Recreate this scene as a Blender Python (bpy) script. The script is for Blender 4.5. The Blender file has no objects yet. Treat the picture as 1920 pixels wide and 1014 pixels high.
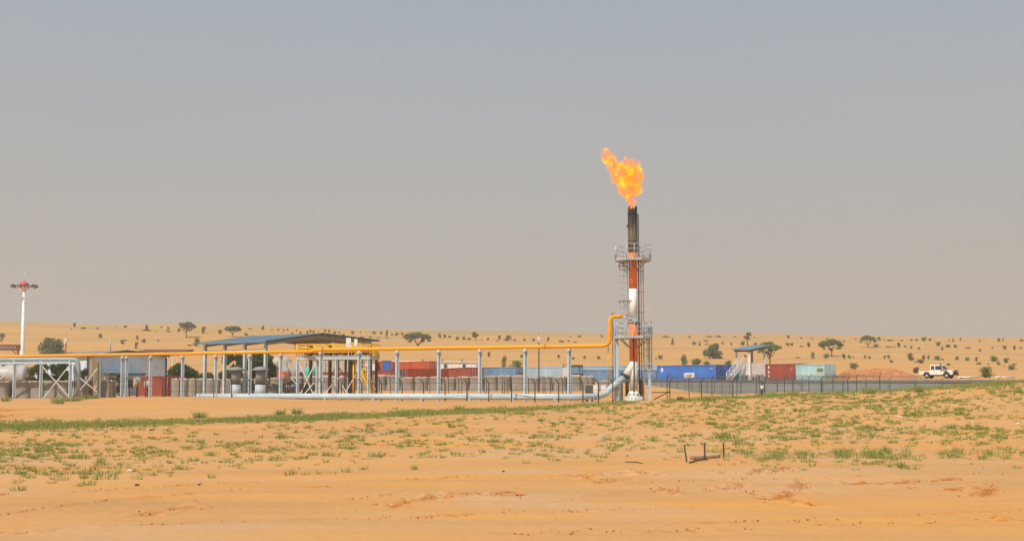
import bpy, bmesh, math, random
import numpy as np
from mathutils import Vector, Matrix
R = math.radians
random.seed(7); rng = np.random.default_rng(11)
sc = bpy.context.scene
COL = sc.collection

# ------------------------------------------------------------------ camera
F = 2637.0                     # focal length in photo pixels (1920 wide)
EYE = 0.75                     # camera height above the gas plant's ground
TH = math.atan(230 / F)
cam = bpy.data.cameras.new('camera'); camo = bpy.data.objects.new('camera', cam); COL.objects.link(camo)
cam.sensor_width = 36; cam.lens = F / 1920 * 36; cam.clip_start = .5; cam.clip_end = 6000
camo.location = (0, 0, EYE); camo.rotation_euler = (math.pi / 2 + TH, 0, 0)
sc.camera = camo

# ------------------------------------------------------------------ light
SUN_EL, SUN_AZ = R(51), math.atan2(-.57, -.82)      # sun stands left of and behind the camera
sd = Vector((math.cos(SUN_EL) * math.sin(SUN_AZ), math.cos(SUN_EL) * math.cos(SUN_AZ), math.sin(SUN_EL)))
sun = bpy.data.lights.new('sun', 'SUN'); sun.energy = 4.15; sun.angle = R(.9); sun.color = (1, .93, .82)
suno = bpy.data.objects.new('sun', sun); COL.objects.link(suno)
suno.rotation_euler = (-sd).to_track_quat('-Z', 'Y').to_euler()
w = bpy.data.worlds.new('World'); sc.world = w; w.use_nodes = True
nt = w.node_tree; nt.nodes.clear()
wo = nt.nodes.new('ShaderNodeOutputWorld'); bg = nt.nodes.new('ShaderNodeBackground')
sky = nt.nodes.new('ShaderNodeTexSky'); sky.sky_type = 'NISHITA'; sky.sun_disc = False
sky.sun_elevation = SUN_EL; sky.sun_rotation = SUN_AZ; sky.dust_density = 7; sky.air_density = 1.2; sky.altitude = 300
tc = nt.nodes.new('ShaderNodeTexCoord'); sp = nt.nodes.new('ShaderNodeSeparateXYZ'); nt.links.new(tc.outputs['Generated'], sp.inputs[0])
cr = nt.nodes.new('ShaderNodeValToRGB'); nt.links.new(sp.outputs['Z'], cr.inputs[0])       # dust thins with height
e = cr.color_ramp.elements
e[0].position = 0.0; e[0].color = (.508, .452, .402, 1)
e[1].position = .75; e[1].color = (.30, .37, .45, 1)
x = cr.color_ramp.elements.new(.07); x.color = (.492, .452, .412, 1)
x = cr.color_ramp.elements.new(.16); x.color = (.440, .448, .446, 1)
x = cr.color_ramp.elements.new(.28); x.color = (.374, .428, .492, 1)
mul = nt.nodes.new('ShaderNodeVectorMath'); mul.operation = 'SCALE'; mul.inputs['Scale'].default_value = 10.0
nt.links.new(cr.outputs[0], mul.inputs[0])
mix = nt.nodes.new('ShaderNodeMix'); mix.data_type = 'RGBA'; mix.inputs[0].default_value = .93
nt.links.new(sky.outputs[0], mix.inputs[6]); nt.links.new(mul.outputs[0], mix.inputs[7])
dn = nt.nodes.new('ShaderNodeTexNoise'); dn.inputs['Scale'].default_value = 2.2; dn.inputs['Detail'].default_value = 5     # uneven dust bands
dm_ = nt.nodes.new('ShaderNodeMapping'); dm_.inputs['Scale'].default_value = (1, 1, 5); nt.links.new(tc.outputs['Generated'], dm_.inputs[0]); nt.links.new(dm_.outputs[0], dn.inputs['Vector'])
dr = nt.nodes.new('ShaderNodeMapRange'); dr.inputs[1].default_value = .3; dr.inputs[2].default_value = .7; dr.inputs[3].default_value = 9.8; dr.inputs[4].default_value = 10.2
nt.links.new(dn.outputs[0], dr.inputs[0]); nt.links.new(dr.outputs[0], mul.inputs['Scale'])
bg.inputs[1].default_value = .1
nt.links.new(mix.outputs[2], bg.inputs[0]); nt.links.new(bg.outputs[0], wo.inputs[0])
sc.view_settings.view_transform = 'Standard'; sc.view_settings.look = 'None'
sc.view_settings.exposure = 0; sc.view_settings.gamma = 1
sc.cycles.use_denoising = True; sc.cycles.max_bounces = 6; sc.cycles.volume_bounces = 1
sc.cycles.transparent_max_bounces = 12

# ------------------------------------------------------------------ pixel -> point at a real depth
def at(px, py, D):
    u = (px - 960) / F; v = (507 - py) / F
    dy = math.cos(TH) - v * math.sin(TH); dz = math.sin(TH) + v * math.cos(TH)
    return Vector((u / dy * D, D, EYE + dz / dy * D))
def xat(px, D): return (px - 960) / F * D / 1.0038

# ------------------------------------------------------------------ noise
def _hash(ix, iy, seed):
    h = (ix.astype(np.int64) * 374761393 + iy.astype(np.int64) * 668265263 + seed * 974711) & 0xffffffff
    h = ((h ^ (h >> 13)) * 1274126177) & 0xffffffff
    return ((h ^ (h >> 16)) & 0xffffff) / float(0xffffff)
def vnoise(x, y, seed=0):
    ix = np.floor(x); iy = np.floor(y); fx = x - ix; fy = y - iy
    fx = fx * fx * (3 - 2 * fx); fy = fy * fy * (3 - 2 * fy)
    a = _hash(ix, iy, seed); b = _hash(ix + 1, iy, seed); c = _hash(ix, iy + 1, seed); d = _hash(ix + 1, iy + 1, seed)
    return (a + (b - a) * fx) * (1 - fy) + (c + (d - c) * fx) * fy
def fbm(x, y, seed=0, o=4):
    s = 0; a = .5
    for k in range(o):
        s = s + a * (vnoise(x * 2 ** k, y * 2 ** k, seed + k * 17) - .5); a *= .5
    return s

# ------------------------------------------------------------------ terrain heights
DK = np.array([0, 24, 40, 55, 70, 85, 100, 115, 130, 145, 160, 172, 185, 200, 230, 270, 320, 400, 500, 650, 900, 1200, 1600.])
ZC = {
    -300: [-1.8, -1.8, -1.8, -1.78, -1.65, -1.45, -1.1, -.7, -.25, .15, .2, .3, .4, .7, 1.6, 3.0, 5.5, 12.5, 23, 35, 43, 46, 46],
    0:    [-1.8, -1.8, -1.8, -1.75, -1.6, -1.40, -1.0, -.6, -.12, .17, .2, .3, .4, .7, 1.6, 3.0, 5.5, 12, 22, 33, 40, 44, 44],
    370:  [-1.8, -1.8, -1.8, -1.75, -1.6, -1.18, -.8, -.35, .05, .39, .35, .4, .5, .9, 1.8, 3.4, 5.6, 12, 21.5, 30.5, 43, 45, 43],
    740:  [-1.8, -1.8, -1.8, -1.75, -1.55, -.80, -.45, -.15, .0, .05, .1, .4, .7, 1.1, 2.2, 4.0, 6.0, 11, 20, 28.5, 39, 40, 38],
    1120: [-1.8, -1.8, -1.8, -1.72, -1.4, -.80, -.45, -.22, .0, .1, .2, .4, .7, 1.15, 2.3, 4.0, 6.0, 10.5, 18.5, 26.3, 37, 38, 36],
    1320: [-1.8, -1.8, -1.8, -1.70, -1.3, -.60, -.10, .28, .24, .15, .1, .2, .40, .85, 2.6, 3.8, 5.8, 10.7, 18.8, 26.4, 36.5, 37, 35],
    1600: [-1.8, -1.8, -1.8, -1.62, -1.1, -.20, .38, .84, .85, .7, .5, .35, 2.2, 2.75, 3.2, 4.2, 6.5, 11, 18.5, 26.0, 36, 36.5, 35],
    1920: [-1.8, -1.8, -1.8, -1.55, -.9, .25, 1.30, 1.70, 1.75, 1.6, 1.5, 1.4, 2.3, 2.85, 3.5, 4.3, 6.2, 10.5, 17.5, 25, 34.6, 35, 33],
    2300: [-1.8, -1.8, -1.8, -1.5, -.7, .5, 1.6, 2.0, 2.0, 1.9, 1.8, 1.7, 2.4, 2.9, 3.6, 4.3, 6.2, 10.3, 17, 24.5, 34, 34, 32],
}
PC = np.array(sorted(ZC)); ZT = np.array([ZC[p] for p in PC], float)
def slopes(xs, ys):                      # monotone cubic slopes along the last axis
    h = np.diff(xs); d = np.diff(ys, axis=-1) / h
    m = np.zeros_like(ys); m[..., 0] = d[..., 0]; m[..., -1] = d[..., -1]
    a, b = d[..., :-1], d[..., 1:]
    with np.errstate(divide='ignore', invalid='ignore'):
        hm = np.where(a * b > 0, 2 * a * b / (a + b), 0)
    m[..., 1:-1] = hm
    return m
MT = slopes(DK, ZT)
def base_z(px, D):
    px = np.clip(px, PC[0], PC[-1] - 1e-6); D = np.clip(D, 0, DK[-1] - 1e-6)
    j = np.clip(np.searchsorted(DK, D, side='right') - 1, 0, len(DK) - 2)
    h = DK[j + 1] - DK[j]; t = (D - DK[j]) / h
    h00 = 2 * t**3 - 3 * t**2 + 1; h10 = t**3 - 2 * t**2 + t; h01 = -2 * t**3 + 3 * t**2; h11 = t**3 - t**2
    i = np.clip(np.searchsorted(PC, px, side='right') - 1, 0, len(PC) - 2)
    def col(k): return h00 * ZT[k, j] + h10 * h * MT[k, j] + h01 * ZT[k, j + 1] + h11 * h * MT[k, j + 1]
    s = (px - PC[i]) / (PC[i + 1] - PC[i]); s = s * s * (3 - 2 * s)
    return col(i) * (1 - s) + col(i + 1) * s
def ground_base(X, Y):
    X = np.asarray(X, float); Y = np.asarray(Y, float)
    px = 960 + F * 1.0038 * X / np.maximum(Y, 12)
    z = base_z(px, Y)
    near = np.clip((Y - 20) / 30, 0, 1)
    z = z + .22 * fbm(X / 11, Y / 9, 3, 3) * np.where(Y < 110, 1, np.where(Y < 240, .25, 1))
    far = np.clip((Y - 260) / 300, 0, 1)
    z = z + far * 3.2 * fbm(X / 120, Y / 55, 5, 4) + far * .5 * fbm(X / 14, Y / 14, 9, 3)
    return z
def gz(X, Y): return float(ground_base(np.array([X]), np.array([Y]))[0])
_DS = np.concatenate([np.arange(18, 150, .5), np.arange(150, 300, 1), np.arange(300, 1300, 3)])
def hit(px, py, dmin=18):
    """where the ray of a pixel meets the ground"""
    u = (px - 960) / F; v = (507 - py) / F
    dy = math.cos(TH) - v * math.sin(TH); dz = math.sin(TH) + v * math.cos(TH)
    D = _DS[_DS >= dmin]
    g = ground_base(u / dy * D, D) - (EYE + dz / dy * D)
    k = np.argmax(g > 0)
    if not (g > 0).any():                                   # just over the crest: the nearest approach
        k = int(np.argmax(g / D)); Dk = D[k]
        return Vector((u / dy * Dk, Dk, gz(u / dy * Dk, Dk)))
    if k > 0:
        t = g[k - 1] / (g[k - 1] - g[k]); Dk = D[k - 1] + (D[k] - D[k - 1]) * t
    else: Dk = D[0]
    X = u / dy * Dk
    return Vector((X, Dk, gz(X, Dk)))

# ------------------------------------------------------------------ materials
def newmat(name):
    m = bpy.data.materials.new(name); m.use_nodes = True
    return m, m.node_tree, m.node_tree.nodes['Principled BSDF']
def mat(name, c, rough=.6, metal=0, var=.12, scale=1.5, dirt=0, dirtc=(.42, .27, .14), bump=0, bscale=20, spec=.4, stretch=(1, 1, 1)):
    m, t, b = newmat(name)
    b.inputs['Roughness'].default_value = rough; b.inputs['Metallic'].default_value = metal
    b.inputs['Specular IOR Level'].default_value = spec
    co = t.nodes.new('ShaderNodeTexCoord'); mp = t.nodes.new('ShaderNodeMapping'); mp.inputs['Scale'].default_value = stretch
    t.links.new(co.outputs['Object'], mp.inputs[0])
    n = t.nodes.new('ShaderNodeTexNoise'); n.inputs['Scale'].default_value = scale; n.inputs['Detail'].default_value = 6
    t.links.new(mp.outputs[0], n.inputs['Vector'])
    r = t.nodes.new('ShaderNodeValToRGB'); t.links.new(n.outputs[0], r.inputs[0])
    r.color_ramp.elements[0].position = .3; r.color_ramp.elements[1].position = .7
    r.color_ramp.elements[0].color = tuple(x * (1 - var) for x in c) + (1,)
    r.color_ramp.elements[1].color = tuple(min(1, x * (1 + var)) for x in c) + (1,)
    out = r.outputs[0]
    if dirt:
        n2 = t.nodes.new('ShaderNodeTexNoise'); n2.inputs['Scale'].default_value = scale * 2.3; n2.inputs['Detail'].default_value = 8
        t.links.new(mp.outputs[0], n2.inputs['Vector'])
        mr = t.nodes.new('ShaderNodeMapRange'); mr.inputs[1].default_value = .45; mr.inputs[2].default_value = .75; mr.inputs[4].default_value = dirt
        t.links.new(n2.outputs[0], mr.inputs[0])
        mx = t.nodes.new('ShaderNodeMix'); mx.data_type = 'RGBA'; mx.inputs[7].default_value = dirtc + (1,)
        t.links.new(mr.outputs[0], mx.inputs[0]); t.links.new(out, mx.inputs[6]); out = mx.outputs[2]
    t.links.new(out, b.inputs['Base Color'])
    if bump:
        n3 = t.nodes.new('ShaderNodeTexNoise'); n3.inputs['Scale'].default_value = bscale; n3.inputs['Detail'].default_value = 5
        t.links.new(mp.outputs[0], n3.inputs['Vector'])
        bp = t.nodes.new('ShaderNodeBump'); bp.inputs['Strength'].default_value = bump; bp.inputs['Distance'].default_value = .05
        t.links.new(n3.outputs[0], bp.inputs['Height']); t.links.new(bp.outputs[0], b.inputs['Normal'])
    return m
M = {}
M['yellow'] = mat('yellow_pipe_paint', (.86, .36, .006), .6, dirt=.10, spec=.25, scale=.5, stretch=(1, 1, 3))
M['yellowrail'] = mat('yellow_rail_paint', (.80, .46, .012), .6, dirt=.10, spec=.25)
M['paleblue'] = mat('pale_blue_pipe_paint', (.45, .555, .615), .5, dirt=.14, scale=.6, dirtc=(.40, .38, .34))
M['steel'] = mat('pale_blue_steel_paint', (.50, .61, .67), .5, dirt=.10, scale=1.2, dirtc=(.35, .36, .34))
M['galv'] = mat('galvanised_steel', (.40, .44, .47), .5, 0, dirt=.1)
M['darksteel'] = mat('dark_weathered_steel', (.035, .034, .036), .6)
M['postgrey'] = mat('dark_fence_post', (.035, .042, .045), .55, dirt=.1)
M['brownsteel'] = mat('brown_steel', (.105, .085, .062), .6, dirt=.2)
M['rust'] = mat('rusty_pipe', (.30, .12, .045), .7, dirt=.2)
M['orange'] = mat('orange_stack_paint', (.93, .210, .034), .55, dirt=.12, scale=1.5, dirtc=(.42, .11, .04), spec=.25, stretch=(1, 1, .4))
M['white'] = mat('white_stack_paint', (.82, .81, .78), .5, dirt=.05, scale=1.6, dirtc=(.52, .48, .40), stretch=(1, 1, .5))
M['mottled'] = mat('shadow_mottled_white', (.74, .72, .68), .6, dirt=.3, scale=3.2, dirtc=(.46, .44, .41))  # grey mottles put the shadow on the lower shaft into its white
M['whitepaint'] = mat('white_paint', (.76, .76, .74), .45, dirt=.1)
M['concrete'] = mat('pale_concrete', (.46, .46, .45), .85, dirt=.2, bump=.15)
M['whitewall'] = mat('whitewashed_block', (.62, .63, .64), .8, dirt=.18, bump=.1)
M['blueroof'] = mat('blue_roof_sheet', (.125, .215, .295), .5, dirt=.15, scale=.6)
M['bluetrim'] = mat('dark_blue_trim', (.055, .09, .15), .5)
M['bluedoor'] = mat('blue_door_paint', (.03, .13, .48), .5)
M['bluewall'] = mat('pale_blue_cladding', (.62, .74, .86), .55, dirt=.04)
M['soffit'] = mat('grey_soffit', (.33, .32, .29), .7)
M['greygreen'] = mat('grey_green_paint', (.22, .26, .25), .5, dirt=.15)
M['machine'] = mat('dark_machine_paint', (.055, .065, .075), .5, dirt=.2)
M['darkred'] = mat('dark_red_pipework', (.14, .03, .025), .5, dirt=.1)
M['redroof'] = mat('dark_red_roof', (.17, .055, .04), .6, dirt=.2)
M['rackpipe'] = mat('grey_blue_rack_paint', (.30, .37, .41), .55, dirt=.2)
M['silver'] = mat('silver_tank', (.46, .46, .45), .45, 0, dirt=.2)
M['fabric'] = mat('grey_geotextile', (.285, .262, .228), .95, dirt=.45, scale=1.1, dirtc=(.38, .31, .23), bump=.5, bscale=14, stretch=(1, 1, 2))
M['fill'] = mat('bastion_fill', (.52, .36, .23), .95, var=.2, scale=3, dirt=.4, dirtc=(.62, .55, .48), bump=.6, bscale=8)
M['sheet'] = mat('grey_fence_sheet', (.205, .240, .245), .55, dirt=.25, scale=.5, dirtc=(.25, .23, .20))
M['sheettop'] = mat('dark_sheet_rail', (.125, .150, .160), .6)
M['glass'] = mat('dark_glass', (.02, .03, .04), .08, spec=.8)
M['rubber'] = mat('black_rubber', (.02, .02, .02), .8)
M['carwhite'] = mat('white_car_paint', (.80, .78, .73), .25, dirt=.12)
M['reddome'] = mat('red_dome', (.65, .04, .04), .4)
M['wood'] = mat('weathered_stick', (.075, .05, .038), .85, bump=.4)
M['log'] = mat('weathered_log', (.33, .21, .13), .9, var=.25, scale=5, stretch=(1, 6, 6), bump=.5)
M['bark'] = mat('acacia_bark', (.13, .085, .055), .9, bump=.4)
M['teal'] = mat('teal_cover', (.10, .42, .38), .5)
M['skin'] = mat('brown_skin', (.13, .065, .04), .5)
M['shirt'] = mat('white_shirt', (.70, .71, .73), .8)
M['greyshirt'] = mat('grey_shirt', (.40, .41, .41), .8)
M['trousers'] = mat('dark_trousers', (.03, .03, .035), .8)
M['hair'] = mat('black_hair', (.012, .01, .01), .8)
M['marking'] = mat('white_lettering', (.72, .72, .70), .6, dirt=.2)
M['darkmark'] = mat('dark_lettering', (.06, .07, .09), .6)
M['olivemark'] = mat('olive_panel', (.19, .19, .06), .6)
M['ochre'] = mat('ochre_box', (.33, .19, .05), .6)
M['earth'] = mat('reddish_earth', (.50, .195, .07), .95, var=.35, scale=1.6, bump=1.0, bscale=3.5, dirt=.5, dirtc=(.36, .13, .05))
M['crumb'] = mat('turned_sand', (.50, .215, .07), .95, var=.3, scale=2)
M['orangetarp'] = mat('orange_tarp', (.75, .12, .03), .6)
M['tent'] = mat('cream_canvas', (.47, .41, .33), .8)
M['pebble'] = mat('pale_litter', (.62, .6, .56), .7)
CONT = {'blue': (.035, .175, .58), 'deepblue': (.018, .085, .36), 'slate': (.14, .26, .42), 'palesteel': (.36, .49, .58), 'teal': (.36, .60, .63),  # the second, darker blue is the first one with shade put in
        'red': (.30, .055, .03), 'maroon': (.26, .06, .05), 'orange': (.48, .075, .018), 'green': (.12, .30, .22), 'dark': (.09, .02, .018), 'grey': (.45, .45, .43)}
for k, c in CONT.items():
    M['c_' + k] = mat('container_paint_' + k, c, .55, var=.14, dirt=.30, scale=.7, dirtc=tuple(x * .6 + .09 for x in c), stretch=(1.2, 1.2, .5))

def leafmat(name, a, b):
    m, t, bs = newmat(name)
    bs.inputs['Roughness'].default_value = .7; bs.inputs['Specular IOR Level'].default_value = .2
    g = t.nodes.new('ShaderNodeNewGeometry'); r = t.nodes.new('ShaderNodeValToRGB')
    t.links.new(g.outputs['Random Per Island'], r.inputs[0])
    r.color_ramp.elements[0].color = a + (1,); r.color_ramp.elements[1].color = b + (1,)
    t.links.new(r.outputs[0], bs.inputs['Base Color'])
    tr = t.nodes.new('ShaderNodeBsdfTranslucent'); t.links.new(r.outputs[0], tr.inputs[0])
    mx = t.nodes.new('ShaderNodeMixShader'); mx.inputs[0].default_value = .25
    t.links.new(bs.outputs[0], mx.inputs[1]); t.links.new(tr.outputs[0], mx.inputs[2])
    t.links.new(mx.outputs[0], t.nodes['Material Output'].inputs[0])
    return m
M['leaf'] = leafmat('acacia_leaves', (.105, .135, .050), (.225, .255, .105))
M['leafdark'] = leafmat('dark_leaves', (.035, .070, .016), (.095, .150, .035))
M['leafbright'] = leafmat('fresh_green_leaves', (.125, .180, .036), (.265, .330, .090))
M['leafgrey'] = leafmat('grey_green_leaves', (.120, .130, .055), (.230, .230, .11))
M['leafdry'] = leafmat('dry_brown_scrub', (.11, .065, .035), (.24, .15, .08))
M['grass'] = leafmat('short_grass_blades', (.165, .235, .034), (.50, .42, .19))
for n_ in M['grass'].node_tree.nodes:
    if n_.type == 'VALTORGB':
        gr_ = n_; q_ = n_.color_ramp.elements.new(.80); q_.color = (.300, .365, .080, 1); q_ = n_.color_ramp.elements.new(.92); q_.color = (.40, .38, .12, 1)

t = M['grass'].node_tree                              # whole tufts go dry here and there
co = t.nodes.new('ShaderNodeTexCoord'); gn = t.nodes.new('ShaderNodeTexNoise'); gn.inputs['Scale'].default_value = .9; gn.inputs['Detail'].default_value = 3; t.links.new(co.outputs['Object'], gn.inputs['Vector'])
gm_ = t.nodes.new('ShaderNodeMapRange'); gm_.inputs[1].default_value = .48; gm_.inputs[2].default_value = .72; gm_.inputs[4].default_value = .75; t.links.new(gn.outputs[0], gm_.inputs[0])
gx = t.nodes.new('ShaderNodeMix'); gx.data_type = 'RGBA'; gx.inputs[7].default_value = (.40, .34, .13, 1); t.links.new(gm_.outputs[0], gx.inputs[0]); t.links.new(gr_.outputs[0], gx.inputs[6])
for n_ in t.nodes:
    if n_.type in ('BSDF_PRINCIPLED', 'BSDF_TRANSLUCENT'): t.links.new(gx.outputs[2], n_.inputs[0])

# sand
m, t, b = newmat('sand'); M['sand'] = m
b.inputs['Roughness'].default_value = .95; b.inputs['Specular IOR Level'].default_value = .1
co = t.nodes.new('ShaderNodeTexCoord')
def tnoise(scale, stretch, detail=6, rough=.55):
    mp = t.nodes.new('ShaderNodeMapping'); mp.inputs['Scale'].default_value = stretch; t.links.new(co.outputs['Object'], mp.inputs[0])
    n = t.nodes.new('ShaderNodeTexNoise'); n.inputs['Scale'].default_value = scale; n.inputs['Detail'].default_value = detail; n.inputs['Roughness'].default_value = rough
    t.links.new(mp.outputs[0], n.inputs['Vector']); return n.outputs[0]
def ramp(src, stops):
    r = t.nodes.new('ShaderNodeValToRGB'); t.links.new(src, r.inputs[0]); els = r.color_ramp.elements
    els[0].position, els[0].color = stops[0][0], stops[0][1] + (1,); els[1].position, els[1].color = stops[-1][0], stops[-1][1] + (1,)
    for p, c in stops[1:-1]: q = els.new(p); q.color = c + (1,)
    return r.outputs[0]
def tmix(fac, a, b_):
    mx = t.nodes.new('ShaderNodeMix'); mx.data_type = 'RGBA'
    t.links.new(fac, mx.inputs[0]) if not isinstance(fac, float) else setattr(mx.inputs[0], 'default_value', fac)
    for s, i in ((a, 6), (b_, 7)):
        if isinstance(s, tuple): mx.inputs[i].default_value = s + (1,)
        else: t.links.new(s, mx.inputs[i])
    return mx.outputs[2]
def trange(src, a, b_, c=0., d=1.):
    mr = t.nodes.new('ShaderNodeMapRange'); t.links.new(src, mr.inputs[0])
    for i, q in enumerate((a, b_, c, d)): mr.inputs[i + 1].default_value = q
    return mr.outputs[0]
streak = tnoise(.35, (.25, .9, 1), 7)
c1 = ramp(streak, [(.32, (.520, .285, .115)), (.5, (.610, .312, .108)), (.68, (.69, .335, .088))])
grain = tnoise(6, (1, 1, 1), 8, .7)
c2 = tmix(trange(grain, .3, .75, 0, .22), c1, (.36, .19, .08))
patch = tnoise(.03, (1, 2.2, 1), 5)
c2b = tmix(trange(patch, .45, .7, 0, .40), c2, (.57, .36, .185))
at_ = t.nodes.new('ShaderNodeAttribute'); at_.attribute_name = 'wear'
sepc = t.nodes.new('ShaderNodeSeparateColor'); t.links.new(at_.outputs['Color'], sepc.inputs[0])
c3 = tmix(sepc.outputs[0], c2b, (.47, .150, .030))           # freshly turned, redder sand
c4 = tmix(sepc.outputs[1], c3, (.30, .26, .10))              # thin olive ground cover on the dunes
c5 = tmix(sepc.outputs[2], c4, (.56, .345, .195))              # wind-packed greyer sand
t.links.new(c5, b.inputs['Base Color'])
bp = t.nodes.new('ShaderNodeBump'); bp.inputs['Strength'].default_value = .75; bp.inputs['Distance'].default_value = .07
bn = tnoise(3.5, (.8, 1, 1), 9, .68); t.links.new(bn, bp.inputs['Height']); t.links.new(bp.outputs[0], b.inputs['Normal'])

# ------------------------------------------------------------------ mesh builder and tagging
class MB:
    def __init__(s, o=(0, 0, 0)): s.o = Vector(o); s.v = []; s.f = []; s.sm = []
    def add(s, vs, fs, smooth=False):
        b = len(s.v); s.v += [Vector(v) - s.o for v in vs]
        s.f += [tuple(b + i for i in f) for f in fs]; s.sm += [smooth] * len(fs); return s
    def box(s, c, size, rz=0, ax=None):
        c = Vector(c); hx, hy, hz = [q / 2 for q in size]
        if ax is None: ax = (Vector((math.cos(rz), math.sin(rz), 0)), Vector((-math.sin(rz), math.cos(rz), 0)), Vector((0, 0, 1)))
        vs = [c + ax[0] * (hx * i) + ax[1] * (hy * j) + ax[2] * (hz * k) for i in (-1, 1) for j in (-1, 1) for k in (-1, 1)]
        return s.add(vs, [(0, 1, 3, 2), (4, 6, 7, 5), (0, 4, 5, 1), (2, 3, 7, 6), (0, 2, 6, 4), (1, 5, 7, 3)])
    def bar(s, p, q, a, b_=None, up=(0, 0, 1)):
        p = Vector(p); q = Vector(q); d = q - p; L = d.length; d = d.normalized(); up = Vector(up)
        if abs(d.dot(up)) > .98: up = Vector((0, 1, 0))
        y = up.cross(d).normalized(); z = d.cross(y)
        return s.box((p + q) / 2, (L, a, b_ or a), ax=(d, y, z))
    def tube(s, pts, r, n=8, cap=True, smooth=True):
        pts = [Vector(p) for p in pts]; k = len(pts); rs = [r] * k if isinstance(r, (int, float)) else list(r)
        b = len(s.v); ref = None
        for i, p in enumerate(pts):
            d = (pts[min(i + 1, k - 1)] - pts[max(i - 1, 0)]).normalized()
            if ref is None:
                ref = Vector((0, 0, 1)) if abs(d.z) < .9 else Vector((1, 0, 0))
            y = (ref - d * ref.dot(d)).normalized(); ref = y; z = d.cross(y)
            for j in range(n):
                a = 2 * math.pi * j / n
                s.v.append(p + (y * math.cos(a) + z * math.sin(a)) * rs[i] - s.o)
        for i in range(k - 1):
            for j in range(n):
                s.f.append((b + i * n + j, b + i * n + (j + 1) % n, b + (i + 1) * n + (j + 1) % n, b + (i + 1) * n + j)); s.sm.append(smooth)
        if cap:
            s.f.append(tuple(b + j for j in reversed(range(n)))); s.sm.append(False)
            s.f.append(tuple(b + (k - 1) * n + j for j in range(n))); s.sm.append(False)
        return s
    def lathe(s, prof, n=24, c=(0, 0, 0), smooth=True):
        c = Vector(c); b = len(s.v)
        for (r, z) in prof:
            for j in range(n):
                a = 2 * math.pi * j / n; s.v.append(c + Vector((r * math.cos(a), r * math.sin(a), z)) - s.o)
        for i in range(len(prof) - 1):
            for j in range(n):
                s.f.append((b + i * n + j, b + i * n + (j + 1) % n, b + (i + 1) * n + (j + 1) % n, b + (i + 1) * n + j)); s.sm.append(smooth)
        s.f.append(tuple(b + j for j in reversed(range(n)))); s.sm.append(False)
        s.f.append(tuple(b + (len(prof) - 1) * n + j for j in range(n))); s.sm.append(False)
        return s
    def prism(s, poly, d):
        """polygon of 3D points pushed along d"""
        d = Vector(d); n = len(poly); vs = [Vector(p) for p in poly] + [Vector(p) + d for p in poly]
        fs = [tuple(reversed(range(n))), tuple(range(n, 2 * n))] + [(i, (i + 1) % n, n + (i + 1) % n, n + i) for i in range(n)]
        return s.add(vs, fs)
    def mesh(s, name, m):
        me = bpy.data.meshes.new(name); me.from_pydata([tuple(v) for v in s.v], [], s.f)
        me.polygons.foreach_set('use_smooth', s.sm); me.materials.append(m)
        bm = bmesh.new(); bm.from_mesh(me); bmesh.ops.recalc_face_normals(bm, faces=bm.faces); bm.to_mesh(me); bm.free()
        return me
    def build(s, name, m, parent=None):
        return link(name, s.mesh(name, m), parent)
def link(name, me, parent=None):
    o = bpy.data.objects.new(name, me); COL.objects.link(o)
    if parent: o.parent = parent
    return o
def tag(o, label=None, cat=None, group=None, kind=None):
    if label: o['label'] = label
    if cat: o['category'] = cat
    if group: o['group'] = group
    if kind: o['kind'] = kind
    return o
def thing(name, label, cat, loc, rz=0, group=None):
    o = bpy.data.objects.new(name, None); COL.objects.link(o); o.location = loc; o.rotation_euler = (0, 0, rz)
    o.empty_display_size = .3
    return tag(o, label, cat, group)
def dup(root, loc, rz=None, label=None, scale=None):
    c = root.copy(); COL.objects.link(c); c.location = loc
    if rz is not None: c.rotation_euler = (0, 0, rz)
    if scale: c.scale = scale
    if label: c['label'] = label
    for ch in list(root.children):
        d = ch.copy(); COL.objects.link(d); d.parent = c
        for g in list(ch.children):
            e_ = g.copy(); COL.objects.link(e_); e_.parent = d
    return c
ORD = ('first second third fourth fifth sixth seventh eighth ninth tenth eleventh twelfth thirteenth fourteenth fifteenth sixteenth seventeenth eighteenth nineteenth '
       'twentieth twenty-first twenty-second twenty-third twenty-fourth twenty-fifth twenty-sixth twenty-seventh twenty-eighth twenty-ninth thirtieth thirty-first '
       'thirty-second thirty-third thirty-fourth thirty-fifth thirty-sixth').split()
def text_mesh(txt, size, depth=.01):
    cu = bpy.data.curves.new('lettering', 'FONT'); cu.body = txt; cu.size = size; cu.extrude = depth; cu.align_x = 'CENTER'; cu.align_y = 'CENTER'
    o = bpy.data.objects.new('lettering', cu); COL.objects.link(o)
    dg = bpy.context.evaluated_depsgraph_get(); me = bpy.data.meshes.new_from_object(o.evaluated_get(dg))
    bpy.data.objects.remove(o); bpy.data.curves.remove(cu); return me
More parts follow.
